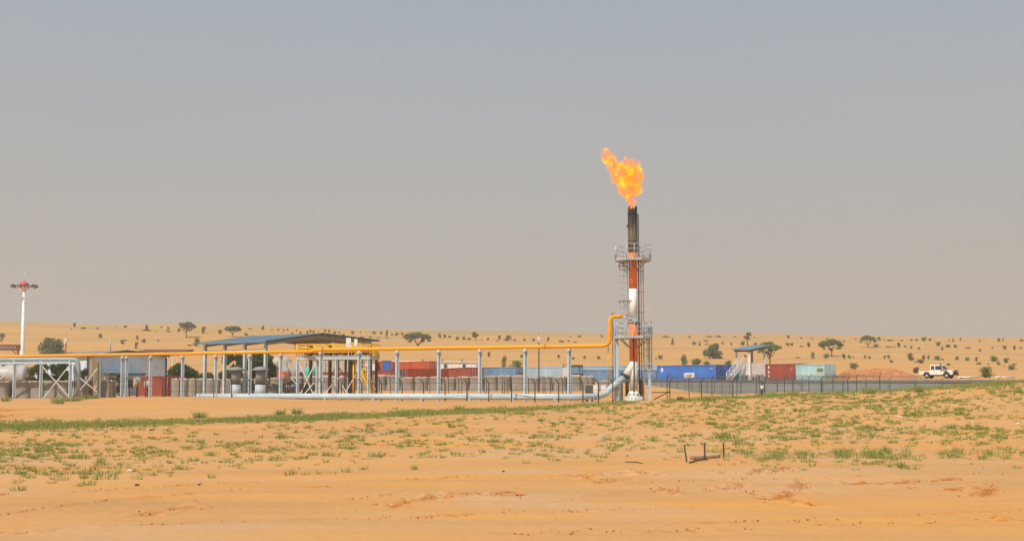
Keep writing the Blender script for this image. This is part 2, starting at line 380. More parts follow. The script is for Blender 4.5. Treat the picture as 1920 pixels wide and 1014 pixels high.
# ------------------------------------------------------------------ the ground
RUTS = [([(270, 965), (300, 957), (330, 955), (352, 953)], 1.0, .22), ([(195, 938), (290, 933)], .5, .15), ([(745, 948), (790, 936), (806, 932)], .8, .2),
        ([(828, 930), (870, 924), (900, 928)], .9, .2), ([(925, 930), (960, 921), (972, 930)], .8, .2),
        ([(1025, 893), (1080, 892), (1130, 888), (1200, 885), (1212, 889)], 1.0, .3), ([(1110, 895), (1150, 900), (1130, 904)], .8, .25),
        ([(1045, 945), (1080, 932), (1170, 928)], .6, .15), ([(1252, 914), (1264, 926)], .9, .2),
        ([(0, 1000), (60, 997), (170, 990), (290, 983), (450, 978), (640, 975), (740, 971), (840, 965), (960, 960), (1100, 957), (1240, 954), (1290, 955)], .55, .13),
        ([(0, 965), (100, 950), (200, 938), (360, 925), (480, 915), (560, 913), (640, 912)], .4, .13),
        ([(640, 935), (700, 931), (760, 923)], .4, .13), ([(760, 898), (850, 893), (960, 892)], .3, .15),
        ([(1340, 882), (1362, 884)], .8, .18), ([(1410, 890), (1440, 878), (1475, 876), (1450, 888)], .9, .22),
        ([(1305, 920), (1345, 918), (1380, 912), (1386, 904)], .85, .2), ([(1385, 916), (1405, 920), (1440, 945)], .6, .2),
        ([(1435, 935), (1460, 937), (1482, 925), (1512, 905)], .85, .2), ([(1485, 933), (1500, 945)], .8, .15), ([(1518, 947), (1534, 947)], .8, .15),
        ([(1590, 907), (1650, 908), (1700, 903), (1790, 898), (1806, 897)], .85, .18), ([(1785, 918), (1832, 912)], .8, .16),
        ([(1835, 930), (1860, 915), (1862, 904)], .8, .2), ([(1540, 873), (1580, 872)], .6, .15), ([(1785, 869), (1815, 869)], .6, .15),
        ([(1868, 972), (1876, 971)], .8, .12), ([(900, 1003), (1150, 996), (1400, 990), (1700, 980), (1960, 975)], .42, .11), ([(1250, 985), (1500, 975), (1750, 962), (1960, 955)], .4, .11), ([(-40, 928), (150, 920), (350, 908), (520, 902)], .38, .11), ([(1180, 905), (1350, 898), (1560, 894), (1800, 888), (1960, 884)], .35, .12), ([(1700, 912), (1722, 916)], .5, .2), ([(-60, 776), (-20, 772), (10, 770), (28, 768)], 1.0, 1.1), ([(-60, 790), (-20, 784), (12, 778)], 1.0, .9)]
ruts_w = [([hit(px, py) for px, py in pl], s, wd) for pl, s, wd in RUTS]
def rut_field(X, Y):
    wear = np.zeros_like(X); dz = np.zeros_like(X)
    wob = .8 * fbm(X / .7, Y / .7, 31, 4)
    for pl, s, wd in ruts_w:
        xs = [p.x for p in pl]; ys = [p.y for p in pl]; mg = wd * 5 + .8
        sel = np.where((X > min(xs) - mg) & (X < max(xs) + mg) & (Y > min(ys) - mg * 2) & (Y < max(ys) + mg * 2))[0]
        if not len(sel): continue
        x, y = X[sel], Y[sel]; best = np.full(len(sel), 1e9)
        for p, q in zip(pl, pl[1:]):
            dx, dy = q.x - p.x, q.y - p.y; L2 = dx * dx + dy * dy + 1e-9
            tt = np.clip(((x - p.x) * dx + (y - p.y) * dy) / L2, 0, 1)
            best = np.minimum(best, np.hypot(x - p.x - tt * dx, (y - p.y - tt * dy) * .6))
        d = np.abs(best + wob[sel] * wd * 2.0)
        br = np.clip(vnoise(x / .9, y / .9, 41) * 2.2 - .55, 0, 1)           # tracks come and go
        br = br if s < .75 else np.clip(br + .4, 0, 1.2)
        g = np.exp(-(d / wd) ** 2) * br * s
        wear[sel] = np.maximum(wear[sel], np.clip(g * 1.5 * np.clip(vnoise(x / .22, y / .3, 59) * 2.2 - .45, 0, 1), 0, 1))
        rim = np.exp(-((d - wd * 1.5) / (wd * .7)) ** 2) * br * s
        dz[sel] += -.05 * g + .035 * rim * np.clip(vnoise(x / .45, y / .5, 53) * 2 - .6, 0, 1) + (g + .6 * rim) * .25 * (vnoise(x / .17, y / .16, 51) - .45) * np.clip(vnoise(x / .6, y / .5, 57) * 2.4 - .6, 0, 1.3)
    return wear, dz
ts = np.concatenate([-np.geomspace(1.15, .46, 22), np.arange(-.44, .4401, .00115), np.geomspace(.46, 1.15, 22)])
Ds = np.concatenate([np.arange(-40, 20, 3), np.arange(20, 25, .4), np.arange(25, 50, .09), np.arange(50, 75, .15), np.arange(75, 140, .4),
                     np.arange(140, 262, 1.), np.arange(262, 920, 4.), np.arange(930, 1450, 40)])
DD, TT = np.meshgrid(Ds, ts, indexing='ij'); XX = (TT * (DD + 44)).ravel(); YY = DD.ravel()
ZZ = ground_base(XX, YY)
nearw = np.clip((62 - YY) / 25, 0, 1) * (YY > 15)
ZZ += np.clip((125 - YY) / 40, 0, 1) * (.05 * fbm(XX / 1.1, YY / 1.4, 13, 4)) + np.clip((75 - YY) / 30, 0, 1) * .030 * fbm(XX / .35, YY / .5, 19, 3)
# low wheel-thrown ridges running across the view
ZZ += nearw * .07 * (vnoise(XX / 9 + .3 * YY, YY / 1.3, 61) - .5)
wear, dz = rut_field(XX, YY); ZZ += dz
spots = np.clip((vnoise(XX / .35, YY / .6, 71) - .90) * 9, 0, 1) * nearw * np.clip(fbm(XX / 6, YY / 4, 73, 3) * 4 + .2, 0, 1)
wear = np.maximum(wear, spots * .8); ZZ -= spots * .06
olive = np.clip((YY - 380) / 250, 0, 1) * np.clip(fbm(XX / 130, YY / 45, 81, 4) * 3.2 + .12 + np.clip(-XX / 420, 0, .55) * (YY > 560), 0, .75)
olive *= np.clip(.5 - XX / 500, .18, 1)
olive += .12 * np.clip((YY - 280) / 200, 0, 1)
olive += np.clip((YY - 215) / 60, 0, 1) * np.clip((fbm(XX / 60, YY / 10, 83, 4) - .07) * 2.2, 0, .38)
packed = np.clip(fbm(XX / 7, YY / 2.2, 91, 4) * 3.0 - .02, 0, .65) * np.clip((120 - YY) / 60, 0, 1)
nr, ncol = DD.shape
idx = np.arange(nr * ncol, dtype=np.int32).reshape(nr, ncol)
quads = np.stack([idx[:-1, :-1], idx[:-1, 1:], idx[1:, 1:], idx[1:, :-1]], -1).reshape(-1, 4)
me = bpy.data.meshes.new('ground'); me.vertices.add(len(XX)); me.vertices.foreach_set('co', np.stack([XX, YY, ZZ], -1).ravel().astype(np.float32))
me.loops.add(quads.size); me.loops.foreach_set('vertex_index', quads.ravel())
me.polygons.add(len(quads)); me.polygons.foreach_set('loop_start', np.arange(0, quads.size, 4, dtype=np.int32))
me.update(calc_edges=True); me.polygons.foreach_set('use_smooth', np.ones(len(quads), bool))
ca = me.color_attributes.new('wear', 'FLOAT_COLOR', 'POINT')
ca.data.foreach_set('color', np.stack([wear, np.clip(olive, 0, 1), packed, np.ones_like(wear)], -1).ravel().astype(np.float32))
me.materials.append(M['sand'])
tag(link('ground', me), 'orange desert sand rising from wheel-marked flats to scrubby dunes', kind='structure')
del XX, YY, ZZ, DD, TT, quads, idx, wear, dz, olive, packed

# ------------------------------------------------------------------ grass
def mesh_np(name, co, faces, m):
    me = bpy.data.meshes.new(name); k = faces.shape[1]
    me.vertices.add(len(co)); me.vertices.foreach_set('co', co.ravel().astype(np.float32))
    me.loops.add(faces.size); me.loops.foreach_set('vertex_index', faces.ravel().astype(np.int32))
    me.polygons.add(len(faces)); me.polygons.foreach_set('loop_start', np.arange(0, faces.size, k, dtype=np.int32))
    me.update(calc_edges=True); me.materials.append(m); return me
def interp(tab, x): return np.interp(x, [a for a, _ in tab], [b_ for _, b_ in tab])
STRIPE = [(-500, 814), (-200, 806), (0, 800), (320, 792), (500, 786), (640, 782), (850, 773), (1000, 767), (1100, 760), (1280, 751), (1400, 743), (1500, 740), (1620, 735), (1760, 728), (1920, 717), (2100, 712), (2500, 706)]
LOW = [(-200, 905), (0, 900), (250, 890), (450, 868), (640, 858), (900, 852), (1100, 850), (1300, 852), (1360, 864), (1600, 860), (1920, 852), (2100, 850)]
cl = []        # clumps: x, y, spread, height, blades
N = 122000
gp = rng.uniform(-500, 2500, N); gd = rng.uniform(38, 135, N)
gX = (gp - 960) / F * gd / 1.0038; gZ = ground_base(gX, gd); gy = 737 - (gZ - EYE) / gd * F
st = interp(STRIPE, gp); lo = interp(LOW, gp)
inside = (gy > st - 2) & (gy < lo + 30)
v = (gy - st) / np.maximum(lo - st, 1)
den = np.clip(fbm(gX / 1.6, gd / 3.0, 101, 4) * 1.7 + .30, .09, 1) * np.clip(fbm(gX / 15, gd / 12, 107, 3) * 1.8 + .75, .35, 1)
den *= np.clip(1.30 - v ** 1.5, .0, 1)
den *= np.where((gp > 900) & (gp < 1320), .62, np.where(gp > 1320, 1.2, .80))
den *= np.where((gp < 700) & (v > .25) & (v < .8), 1.25, 1)
den *= np.where((v < .16) & (gp < 900), .5, 1)
den *= np.clip((70 / gd) ** .6, .6, 1.6)
keep = inside & (rng.random(N) < den * .47)
for i in np.where(keep)[0]:
    big = rng.random() < .20
    sz = float(np.exp(rng.normal() * .34)) * .9; cl.append((gX[i], gd[i], rng.uniform(.08, .16) * (1.5 if big else 1) * sz, rng.uniform(.09, .18) * (1.3 if big else 1) * sz ** .7, int(rng.uniform(15, 28) * (1.7 if big else 1) * min(sz, 1.6))))
# the thick green band along the lip of the bank
for px in np.arange(-500, 2500, .8):
    s_ = interp(STRIPE, px)
    for k in range(2 if px < 900 else 1):
        p = hit(px + rng.uniform(-2, 2), float(s_) + rng.normal() * (4.0 if px < 260 else 2.6 if px < 960 else 2.0) + (1 if px < 260 else 0), 60)
        q = vnoise(np.array([px / 45.]), np.array([.5]), 121)[0]
        if px > 960 and px < 1300 and q < .3: continue
        if rng.random() < .62 + q * .4:
            cl.append((p.x, p.y + rng.uniform(-1.5, 1.5), .30, rng.uniform(.12, .30) * (1 if px < 1400 else 1.3) * (.55 + .8 * q), 20))
# taller tufts right of the three sticks
for px in np.concatenate([rng.uniform(1362, 1475, 22), rng.normal(1455, 8, 10), rng.uniform(1490, 1530, 5), rng.normal(1505, 4, 5), rng.uniform(1565, 1680, 16), rng.normal(1580, 6, 9), rng.normal(1630, 5, 9), rng.normal(1662, 5, 8), rng.normal(1697, 3, 6), rng.normal(1792, 12, 14), rng.normal(1852, 7, 9), rng.normal(1888, 4, 5)]):
    p = hit(px, rng.uniform(846, 862), 30); cl.append((p.x, p.y, rng.uniform(.12, .28), rng.uniform(.14, .36), 22))
for px, py in [(1720, 735), (1625, 735), (1630, 738), (1450, 741), (1330, 752), (1490, 741), (525, 778), (560, 776), (375, 783), (860, 770)]:
    for k in range(5):
        p = hit(px + rng.uniform(-5, 5), py, 60); cl.append((p.x, p.y, .3, rng.uniform(.35, .6), 26))
for px, py in [(125, 752), (110, 754), (150, 751), (160, 748), (140, 752), (178, 747), (105, 757), (8, 752)]:
    for k in range(5):
        p = hit(px + rng.uniform(-8, 8), py, 80); cl.append((p.x, p.y, .35, rng.uniform(.3, .65), 26))
# single thin tufts low in the field
for px, py in [(93, 906), (150, 912), (168, 909), (255, 898), (540, 890), (552, 889), (570, 890), (597, 889), (620, 888), (160, 908), (832, 858), (852, 855), (990, 868), (1040, 865), (1127, 866), (1268, 858), (685, 880), (650, 884), (782, 880), (30, 920), (45, 918), (330, 880), (400, 895), (345, 868)]:
    for k in range(3):
        p = hit(px + rng.uniform(-6, 6), py, 25); cl.append((p.x, p.y, .12, rng.uniform(.12, .25), 9))
cl = np.array(cl); nb = cl[:, 4].astype(int); rep = np.repeat(np.arange(len(cl)), nb); n = len(rep)
a = rng.uniform(0, 2 * np.pi, n); rr = cl[rep, 2] * np.sqrt(rng.random(n)); bx = cl[rep, 0] + rr * np.cos(a); by = cl[rep, 1] + rr * np.sin(a)
bz = ground_base(bx, by) - .02; h = cl[rep, 3] * rng.uniform(.4, 1.15, n); lean = rng.uniform(.2, 1.15, n) * h; la = a + rng.uniform(-1, 1, n)
wd = rng.uniform(.006, .013, n) * np.clip(cl[rep, 1] / 60, .8, 1.7); wa = rng.uniform(0, np.pi, n)
root = np.stack([bx, by, bz], -1); off = np.stack([np.cos(wa) * wd, np.sin(wa) * wd, np.zeros(n)], -1)
mid = root + np.stack([np.cos(la) * lean * .35, np.sin(la) * lean * .35, h * .6], -1); tip = root + np.stack([np.cos(la) * lean, np.sin(la) * lean, h], -1)
co_ = np.stack([root - off, root + off, mid + off * .8, mid - off * .8, tip], 1).reshape(-1, 3)
b0 = np.arange(n) * 5
tri = np.concatenate([np.stack([b0, b0 + 1, b0 + 2], -1), np.stack([b0, b0 + 2, b0 + 3], -1), np.stack([b0 + 3, b0 + 2, b0 + 4], -1)])
tag(link('grass', mesh_np('grass', co_, tri, M['grass'])), 'sparse short green grass growing in tufts on the orange sand', kind='stuff')
# ------------------------------------------------------------------ crumbs of turned sand along the ruts
CX = []; 
for pl, s_, wd_ in ruts_w:
    if pl[0].y > 70: continue
    for p, q in zip(pl, pl[1:]):
        L = (q - p).length
        for k in range(int(L * (12 if s_ > .75 else 5)) + 1):
            t_ = rng.random(); x = p.x + (q.x - p.x) * t_ + rng.normal() * wd_ * .9; y = p.y + (q.y - p.y) * t_ + rng.normal() * wd_ * 1.6
            CX.append((x, y, rng.uniform(.012, .034) * (1.4 if s_ > .85 and rng.random() < .3 else 1)))
for k in range(350):
    D_ = rng.uniform(26, 60); CX.append((rng.uniform(-.42, .42) * D_, D_, rng.uniform(.006, .018)))
CX = np.array(CX); base = np.array([(1, 0, 0), (-1, 0, 0), (0, 1, 0), (0, -1, 0), (0, 0, 1), (0, 0, -1)], float)
tri0 = np.array([(0, 2, 4), (2, 1, 4), (1, 3, 4), (3, 0, 4), (2, 0, 5), (1, 2, 5), (3, 1, 5), (0, 3, 5)])
n_ = len(CX); vv = base[None] * CX[:, 2][:, None, None] * rng.uniform(.6, 1.4, (n_, 6, 1)); ra = rng.uniform(0, 6.28, n_); ca_, sa_ = np.cos(ra)[:, None], np.sin(ra)[:, None]
vv = np.stack([vv[..., 0] * ca_ - vv[..., 1] * sa_, vv[..., 0] * sa_ + vv[..., 1] * ca_, vv[..., 2] * .8], -1)
vv += np.stack([CX[:, 0], CX[:, 1], ground_base(CX[:, 0], CX[:, 1]) + CX[:, 2] * .3], -1)[:, None]
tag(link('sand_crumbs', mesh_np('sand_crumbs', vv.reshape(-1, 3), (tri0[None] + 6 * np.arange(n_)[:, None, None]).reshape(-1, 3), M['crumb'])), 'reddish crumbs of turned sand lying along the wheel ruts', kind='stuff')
print('grass clumps', len(cl), 'blades', n)

# ------------------------------------------------------------------ foliage
def leaf_cloud(puffs, count, size, seed, squash=.8):
    """many leaf-sized faces spread through overlapping puffs (x, y, z, rx, ry, rz)"""
    g = np.random.default_rng(seed); P = np.array(puffs, float); vol = P[:, 3] * P[:, 4] * P[:, 5]; vol = vol ** .8
    k = g.choice(len(P), count, p=vol / vol.sum())
    d = g.normal(size=(count, 3)); d /= np.linalg.norm(d, axis=1)[:, None]; r = g.random(count) ** .42
    c = P[k, :3] + d * r[:, None] * P[k, 3:6] + g.normal(size=(count, 3)) * .02
    s = size * g.uniform(.55, 1.35, count)
    u = g.normal(size=(count, 3)); u /= np.linalg.norm(u, axis=1)[:, None]
    w_ = np.cross(u, g.normal(size=(count, 3))); w_ /= np.linalg.norm(w_, axis=1)[:, None] + 1e-9
    co = np.stack([c - u * s[:, None], c - w_ * s[:, None] * .5, c + u * s[:, None], c + w_ * s[:, None] * .5], 1).reshape(-1, 3)
    return co, np.arange(count * 4).reshape(-1, 4)
def bush_mesh(kind, seed, count, m):
    g = random.Random(seed); P = []
    if kind == 'round':
        for i in range(13):
            a = g.uniform(0, 6.28); r = g.uniform(0, .30); z = g.uniform(.14, .74); s = g.uniform(.16, .27)
            P.append((r * math.cos(a), r * math.sin(a), z * (1 - .5 * r), s * 1.1, s * 1.1, s))
    elif kind == 'tall':
        for i in range(14):
            z = g.uniform(.06, .92); r = (.34 * (1 - .75 * z)) * g.uniform(.3, 1); a = g.uniform(0, 6.28); s = g.uniform(.13, .22)
            P.append((r * math.cos(a), r * math.sin(a), z, s, s, s * 1.2))
    elif kind == 'flat':
        for i in range(12):
            a = g.uniform(0, 6.28); r = g.uniform(.05, .42); s = g.uniform(.13, .22)
            P.append((r * math.cos(a), r * math.sin(a), g.uniform(.25, .6) * (1 - r), s, s, s * 1.2))
    else:                                                        # fan of upright sprays
        for i in range(16):
            a = g.uniform(0, 6.28); q = g.uniform(.1, 1); z = g.uniform(.15, .95); r = .4 * q * z
            P.append((r * math.cos(a), r * math.sin(a), z * (1 - .25 * q), .14, .14, .2))
    co, f = leaf_cloud(P, count, .062, seed)
    co[:, 2] = np.maximum(co[:, 2], 0)
    return mesh_np('bush', co, f, m)
BUSH = {k: [bush_mesh(k, 100 + i * 7 + j * 31, 620, M['leaf']) for i in range(3)] for j, k in enumerate(('round', 'tall', 'flat', 'fan'))}
BUSHV = {}
def bush_var(kind, i, mk):
    key = (kind, i, mk)
    if key not in BUSHV:
        me = BUSH[kind][i].copy(); me.materials.clear(); me.materials.append(M[mk]); BUSHV[key] = me
    return BUSHV[key]
# far scrub: pixel of the foot, width and height in photo pixels
SCRUB = """140,613,8,9 157,616,12,5 134,617,5,3 183,617,6,4 219,615,3,3 235,614,9,6 275,619,9,11 275,620,19,5 303,615,5,4 292,621,4,3 315,618,6,6 317,622,11,4 334,622,6,4 381,625,13,14 412,626,9,10
188,633,11,8 257,636,7,8 229,645,9,9 234,639,8,4 270,642,10,9 297,640,7,4 255,654,11,14 356,648,12,4 369,649,15,16 461,629,9,7 469,617,9,4 493,618,11,8 510,620,5,4 522,620,6,5 532,621,6,5 539,620,5,6 556,621,5,4
548,626,5,5 563,627,8,7 576,625,7,6 582,623,7,6 588,625,7,7 597,622,6,3 609,623,6,7 617,623,7,7 628,626,8,7 636,625,6,5 644,631,8,7 661,626,9,8 676,625,4,4 701,626,10,7 715,627,7,7 678,633,9,4 695,633,9,4 706,669,11,13
726,630,9,12 735,628,6,4 744,629,11,6 754,628,8,6 711,633,7,3 725,634,7,4 824,633,9,9 834,633,9,7 843,633,8,6 858,637,12,7 870,637,9,7 880,637,9,6 903,638,5,3 915,638,6,6 936,637,9,9 932,639,7,3 953,639,17,11 965,639,7,4
983,639,7,6 1001,640,8,6 917,669,9,10 978,670,9,8 1028,640,7,9 1052,641,13,6 1066,641,7,4 1078,642,9,3 1069,632,5,3 1086,632,10,5 1128,632,6,6 1047,672,7,8 1075,674,8,6 1096,672,7,8 1122,673,9,7
1248,632,15,4 1293,633,6,5 1261,646,8,11 1301,646,10,7 1312,648,6,8 1238,673,12,9 1230,673,6,4 1323,640,11,4 1325,646,9,4 1330,632,13,4 1347,632,12,5 1378,632,7,3 1415,633,4,3 1355,646,6,7 1371,647,5,6
1393,647,11,9 1416,648,9,8 1350,672,11,6 1308,685,16,13 1325,685,17,11 1282,685,15,26 1302,685,17,15 1366,685,16,11 1397,670,9,6 1478,634,8,7 1502,635,5,4 1522,635,8,3 1551,636,6,4 1477,648,9,7 1485,648,8,7 1503,650,9,4 1516,650,12,9
1496,671,9,4 1524,672,10,13 1549,671,14,10 1582,672,10,10 1592,671,9,8 1600,671,4,5 1582,641,7,4 1604,637,6,3 1600,692,20,14 1642,650,13,7 1648,638,10,7 1658,638,4,3 1668,639,12,5 1691,639,9,4 1709,639,7,4 1719,639,7,5
1732,639,12,9 1744,639,9,5 1665,651,10,4 1675,651,10,3 1685,651,11,9 1697,651,7,4 1709,653,6,7 1723,655,7,5 1759,648,12,9 1780,640,4,5 1787,641,6,7 1801,639,5,6 1767,657,7,8 1778,651,13,8 1791,652,8,8 1815,653,11,5
1838,659,6,7 1837,640,6,4 1873,640,9,7 1881,640,4,8 1915,640,10,5 1884,655,9,9 1902,656,7,10 1914,654,7,4 1861,653,5,4 1707,676,15,15 1727,681,16,10 1718,679,10,4 1732,673,9,8 1741,673,9,8 1758,675,14,11 1767,675,7,5
1795,675,8,9 1813,676,10,9 1831,677,9,9 1836,683,12,6 1863,678,18,13 1872,684,10,7 1887,680,16,10 1853,683,6,3 1896,693,16,13 1903,683,10,4 1883,686,8,3 1622,672,7,7 1630,672,7,7 1659,672,7,7 1667,672,8,7 1671,680,9,8
1718,699,21,12 1778,685,8,6 1850,708,34,22 946,690,15,24 970,690,26,19 4,632,14,10 3,637,8,6 2,641,5,4 1277,751,18,12"""
lst = []
for tok in SCRUB.split():
    px, py, bw, bh = [float(q) for q in tok.split(',')]; lst.append((px, py, bw, bh))
ZONE = [(60, 'behind the sign board'), (180, 'beyond the warehouse'), (330, 'left of the lone acacia'), (480, 'near the two umbrella acacias'), (600, 'over the shed roof ridge'), (720, 'over the valve platform'),
        (830, 'around the widest acacia'), (930, 'over the white cabin'), (1040, 'around the camera pole'), (1160, 'left of the flare stack'), (1290, 'right of the flare stack'), (1375, 'over the long blue container'),
        (1440, 'behind the roofed platform'), (1500, 'over the red container'), (1580, 'over the teal container'), (1680, 'over the earth heap'), (1760, 'over the pickup cab'), (1840, 'right of the pickup'), (3000, 'at far right')]
def zone(px):
    for q, nme in ZONE:
        if px < q: return nme
buckets = {}
for (px, py, bw, bh) in sorted(lst):
    p = hit(px, py, 60 if py > 740 else 200)
    scl = p.y / F
    asp = bh / bw
    kind = 'flat' if asp < .5 else ('tall' if asp > 1.32 else random.choice(['round', 'round', 'round', 'fan']))
    mk = 'leafdry' if (asp < .42 and random.random() < .7) else ('leafbright' if py > 664 and random.random() < .6 else random.choice(['leaf', 'leaf', 'leafgrey']))
    if (px, py) == (1718, 699): mk = 'leafgrey'
    if (px, py) == (1277, 751): mk = 'leafdry'
    if px in (946, 970, 1850, 1600, 1282, 1302): mk = 'leafbright'; kind = 'round' if px != 946 else 'tall'
    o = link('bush', bush_var(kind, random.randrange(3), mk)); o.location = p - Vector((0, 0, .1))
    o.scale = (bw * scl * 1.12, bw * scl * 1.12, bh * scl * 1.1); o.rotation_euler = (0, 0, random.uniform(0, 6.28))
    slope = 'on the skyline' if py < 608 + min(px, 1200) * .026 + 3 or (px > 1200 and py < 641) else ('on the upper slope' if py < 660 else 'on the lower slope')
    look = {'leafdry': 'brown dry', 'leafbright': 'fresh green', 'leaf': 'olive green', 'leafgrey': 'grey green'}[mk] + ' ' + {'flat': 'low', 'tall': 'upright', 'round': 'rounded', 'fan': 'spiky'}[kind]
    buckets.setdefault((look, slope, zone(px)), []).append(o)
for (look, slope, z_), os_ in buckets.items():
    for i, o in enumerate(os_):
        pos = '' if len(os_) == 1 else (('left ' if i == 0 else 'right ') if len(os_) == 2 else ORD[i] + ' ')
        tag(o, f'{pos}{look} bush {slope} {z_}', 'bush', 'bushes scattered over the dunes')
SPECIAL = {}

def tree(loc, W, H, style, seed, label, cat='tree', leaf='leaf', group='trees beyond the plant', leaves=2600, trunkfrac=.4):
    g = random.Random(seed)
    name = {'acacia': 'acacia_tree', 'dense': 'leafy_tree', 'open': 'thin_tree'}[style]
    r = thing(name, label, cat, loc, 0, group); tr = MB(); P = []
    if style == 'acacia':
        zb = H * trunkfrac
        n = 7
        for i in range(n):
            a = i / n * 6.28 + g.uniform(-.4, .4); rr = W * .40 * g.uniform(.55, 1); tip = Vector((rr * math.cos(a), rr * math.sin(a), H * g.uniform(.74, .86)))
            b0 = Vector((g.uniform(-.05, .05), 0, zb * g.uniform(.55, 1)))
            mid = b0.lerp(tip, .5) + Vector((0, 0, -H * .04))
            tr.tube([b0, mid, tip], [H * .020, H * .014, H * .006], 6)
        tr.tube([(0, 0, -.3), (H * .02, 0, zb * .5), (-H * .01, 0, zb)], [H * .034, H * .027, H * .022], 8)
        for i in range(26):
            a = g.uniform(0, 6.28); q = math.sqrt(g.random()); rr = W * .43 * q; s = W * g.uniform(.09, .15)
            P.append((rr * math.cos(a), rr * math.sin(a), H * (.84 - .20 * q ** 2) + g.uniform(-.05, .05) * H, s, s, s * g.uniform(.45, .7)))
        for i in range(5):
            a = g.uniform(0, 6.28); rr = W * g.uniform(.3, .46); P.append((rr * math.cos(a), rr * math.sin(a), H * g.uniform(.42, .58), W * .075, W * .075, W * .05))
    elif style == 'dense':
        tr.tube([(0, 0, -.3), (.05, 0, H * .5)], [H * .03, H * .02], 8)
        for i in range(24):
            z = g.uniform(.16, .9); a = g.uniform(0, 6.28); rr = W * .40 * math.sqrt(g.random()) * math.sqrt(max(.05, 1 - (z - .35) ** 2 / .5)); s = W * g.uniform(.14, .23)
            P.append((rr * math.cos(a), rr * math.sin(a), H * z, s, s, s * .85))
    else:
        for i in range(3): tr.tube([(g.uniform(-.3, .3), 0, -.2), (g.uniform(-.6, .6), g.uniform(-.3, .3), H * .75)], [H * .022, H * .01], 6)
        for i in range(16):
            z = g.uniform(.5, .95); a = g.uniform(0, 6.28); rr = W * .34 * g.random(); s = W * g.uniform(.11, .17)
            P.append((rr * math.cos(a), rr * math.sin(a), H * z, s, s, s))
    tr.build('trunk', M['bark'], r)
    co, f = leaf_cloud(P, leaves, W * .034 if style != 'dense' else W * .046, seed)
    co[:, 2] = np.maximum(co[:, 2], .05); link('crown', mesh_np('crown', co, f, M[leaf]), r)
    return r
TREES = [  # px, py foot, width px, height px, style
    (349, 633, 35, 31, 'acacia', 'leaf', 'slender umbrella acacia with bare curved trunk on the left dune', .45),
    (436, 631, 33, 20, 'acacia', 'leaf', 'low domed umbrella acacia on the dune left of the shed roof', .3),
    (783, 655, 53, 32, 'acacia', 'leaf', 'widest spreading acacia on the dune above the orange containers', .3),
    (1336, 672, 31, 25, 'dense', 'leaf', 'bushy round tree on the dune above the blue container', .3),
    (1402, 648, 17, 25, 'open', 'leafgrey', 'tall thin pale-trunked tree near the skyline above the roofed platform', .3),
    (1443, 686, 50, 46, 'acacia', 'leafbright', 'flat-topped acacia with layered branches right behind the roofed platform', .42),
    (1559, 668, 45, 32, 'acacia', 'leaf', 'wide acacia with dark shade on the dune above the teal container', .4),
    (1628, 651, 31, 22, 'acacia', 'leaf', 'dark dense acacia on the skyline right of the containers', .22),
    (891, 638, 17, 14, 'open', 'leafgrey', 'small thin tree on the skyline left of the dark camera pole', .3),
    (95, 672, 46, 36, 'dense', 'leaf', 'leaning olive tree behind the warehouse near the white mast', .3)]
for i, (px, py, tw, th, sty, lf, lab, tf) in enumerate(TREES):
    p = hit(px, py, 200); k = p.y / F; tree(p, tw * k * 1.05, th * k * 1.05, sty, 300 + i, lab, leaf=lf, leaves=3200, trunkfrac=tf)
for i, (px, D, y0, tw, th, lf, lab) in enumerate([
    (72, 166, 745, 44, 66, 'leafdark', 'dark leafy tree between the silver tank and the steel rack'),
    (108, 168, 745, 42, 66, 'leafdark', 'dark leafy tree behind the braced bay of the steel rack'),
    (154, 169, 745, 26, 58, 'leafdark', 'narrow dark tree beside the corner of the steel rack'),
    (342, 176, 738, 66, 54, 'leafdark', 'big green shrub left of the shed posts'),
    (382, 180, 738, 46, 40, 'leafdark', 'low green shrub against the leftmost shed post'),
    (436, 196, 730, 56, 74, 'leafdark', 'tall dark tree behind the left half of the shed'),
    (487, 198, 730, 60, 80, 'leafdark', 'tallest dark tree behind the shed beside its gable corner'),
    (225, 176, 742, 22, 44, 'leafdark', 'small leafy plant beside the blue porch'),
    ]):
    X = xat(px, D); k = D / F; tree((X, D, gz(X, D)), tw * k, th * k, 'dense', 400 + i, lab, leaf=lf, group='trees inside the plant', leaves=6500)
# ------------------------------------------------------------------ flare stack
def W(px, py, D): return at(px, py, D)
SD = 130.0; S0 = Vector((xat(1188.5, SD), SD, 0)); SZ = gz(S0.x, S0.y)
def zpx(py, D=SD): return at(1188, py, D).z
fs = thing('flare_stack', 'tall flare stack banded orange and white with sooty burning tip', 'flare stack', (S0.x, S0.y, SZ))
def sec(name, z0, z1, r, m, n=28, extra=None):
    b = MB(fs.location); b.lathe([(r, z0), (r, z1)], n, S0)
    if extra: extra(b)
    return b.build(name, M[m], fs)
zb = [SZ, .95, zpx(677), zpx(606), zpx(598), zpx(541), zpx(474), zpx(392)]
def skirt(b):
    for k in range(14):
        a = k / 14 * 6.283; d = Vector((math.cos(a), math.sin(a), 0))
        b.bar(S0 + d * .50 + Vector((0, 0, zb[0] + .06)), S0 + d * .50 + Vector((0, 0, zb[0] + .42)), .30, .03, up=d.cross(Vector((0, 0, 1))))
b = MB(fs.location); b.lathe([(.72, zb[0] - .2), (.72, zb[0] + .06), (.66, zb[0] + .08), (.62, zb[0] + .5), (.40, zb[1])], 28, S0)
for k in range(16):
    a = k / 16 * 6.283; d = Vector((math.cos(a), math.sin(a), 0)); b.bar(S0 + d * .74 + Vector((0, 0, zb[0] + .03)), S0 + d * .74 + Vector((0, 0, zb[0] + .40)), .07, .16, up=d)
skirt_o = b.build('base_skirt', M['mottled'], fs)
b = MB(fs.location)
for k in range(10):
    a = k / 10 * 6.283 + .2; d = Vector((math.cos(a), math.sin(a), 0)); b.box(S0 + d * .60 + Vector((0, 0, zb[0] + .55)), (.10, .10, .16), rz=a)
b.build('opening', M['rubber'], skirt_o)
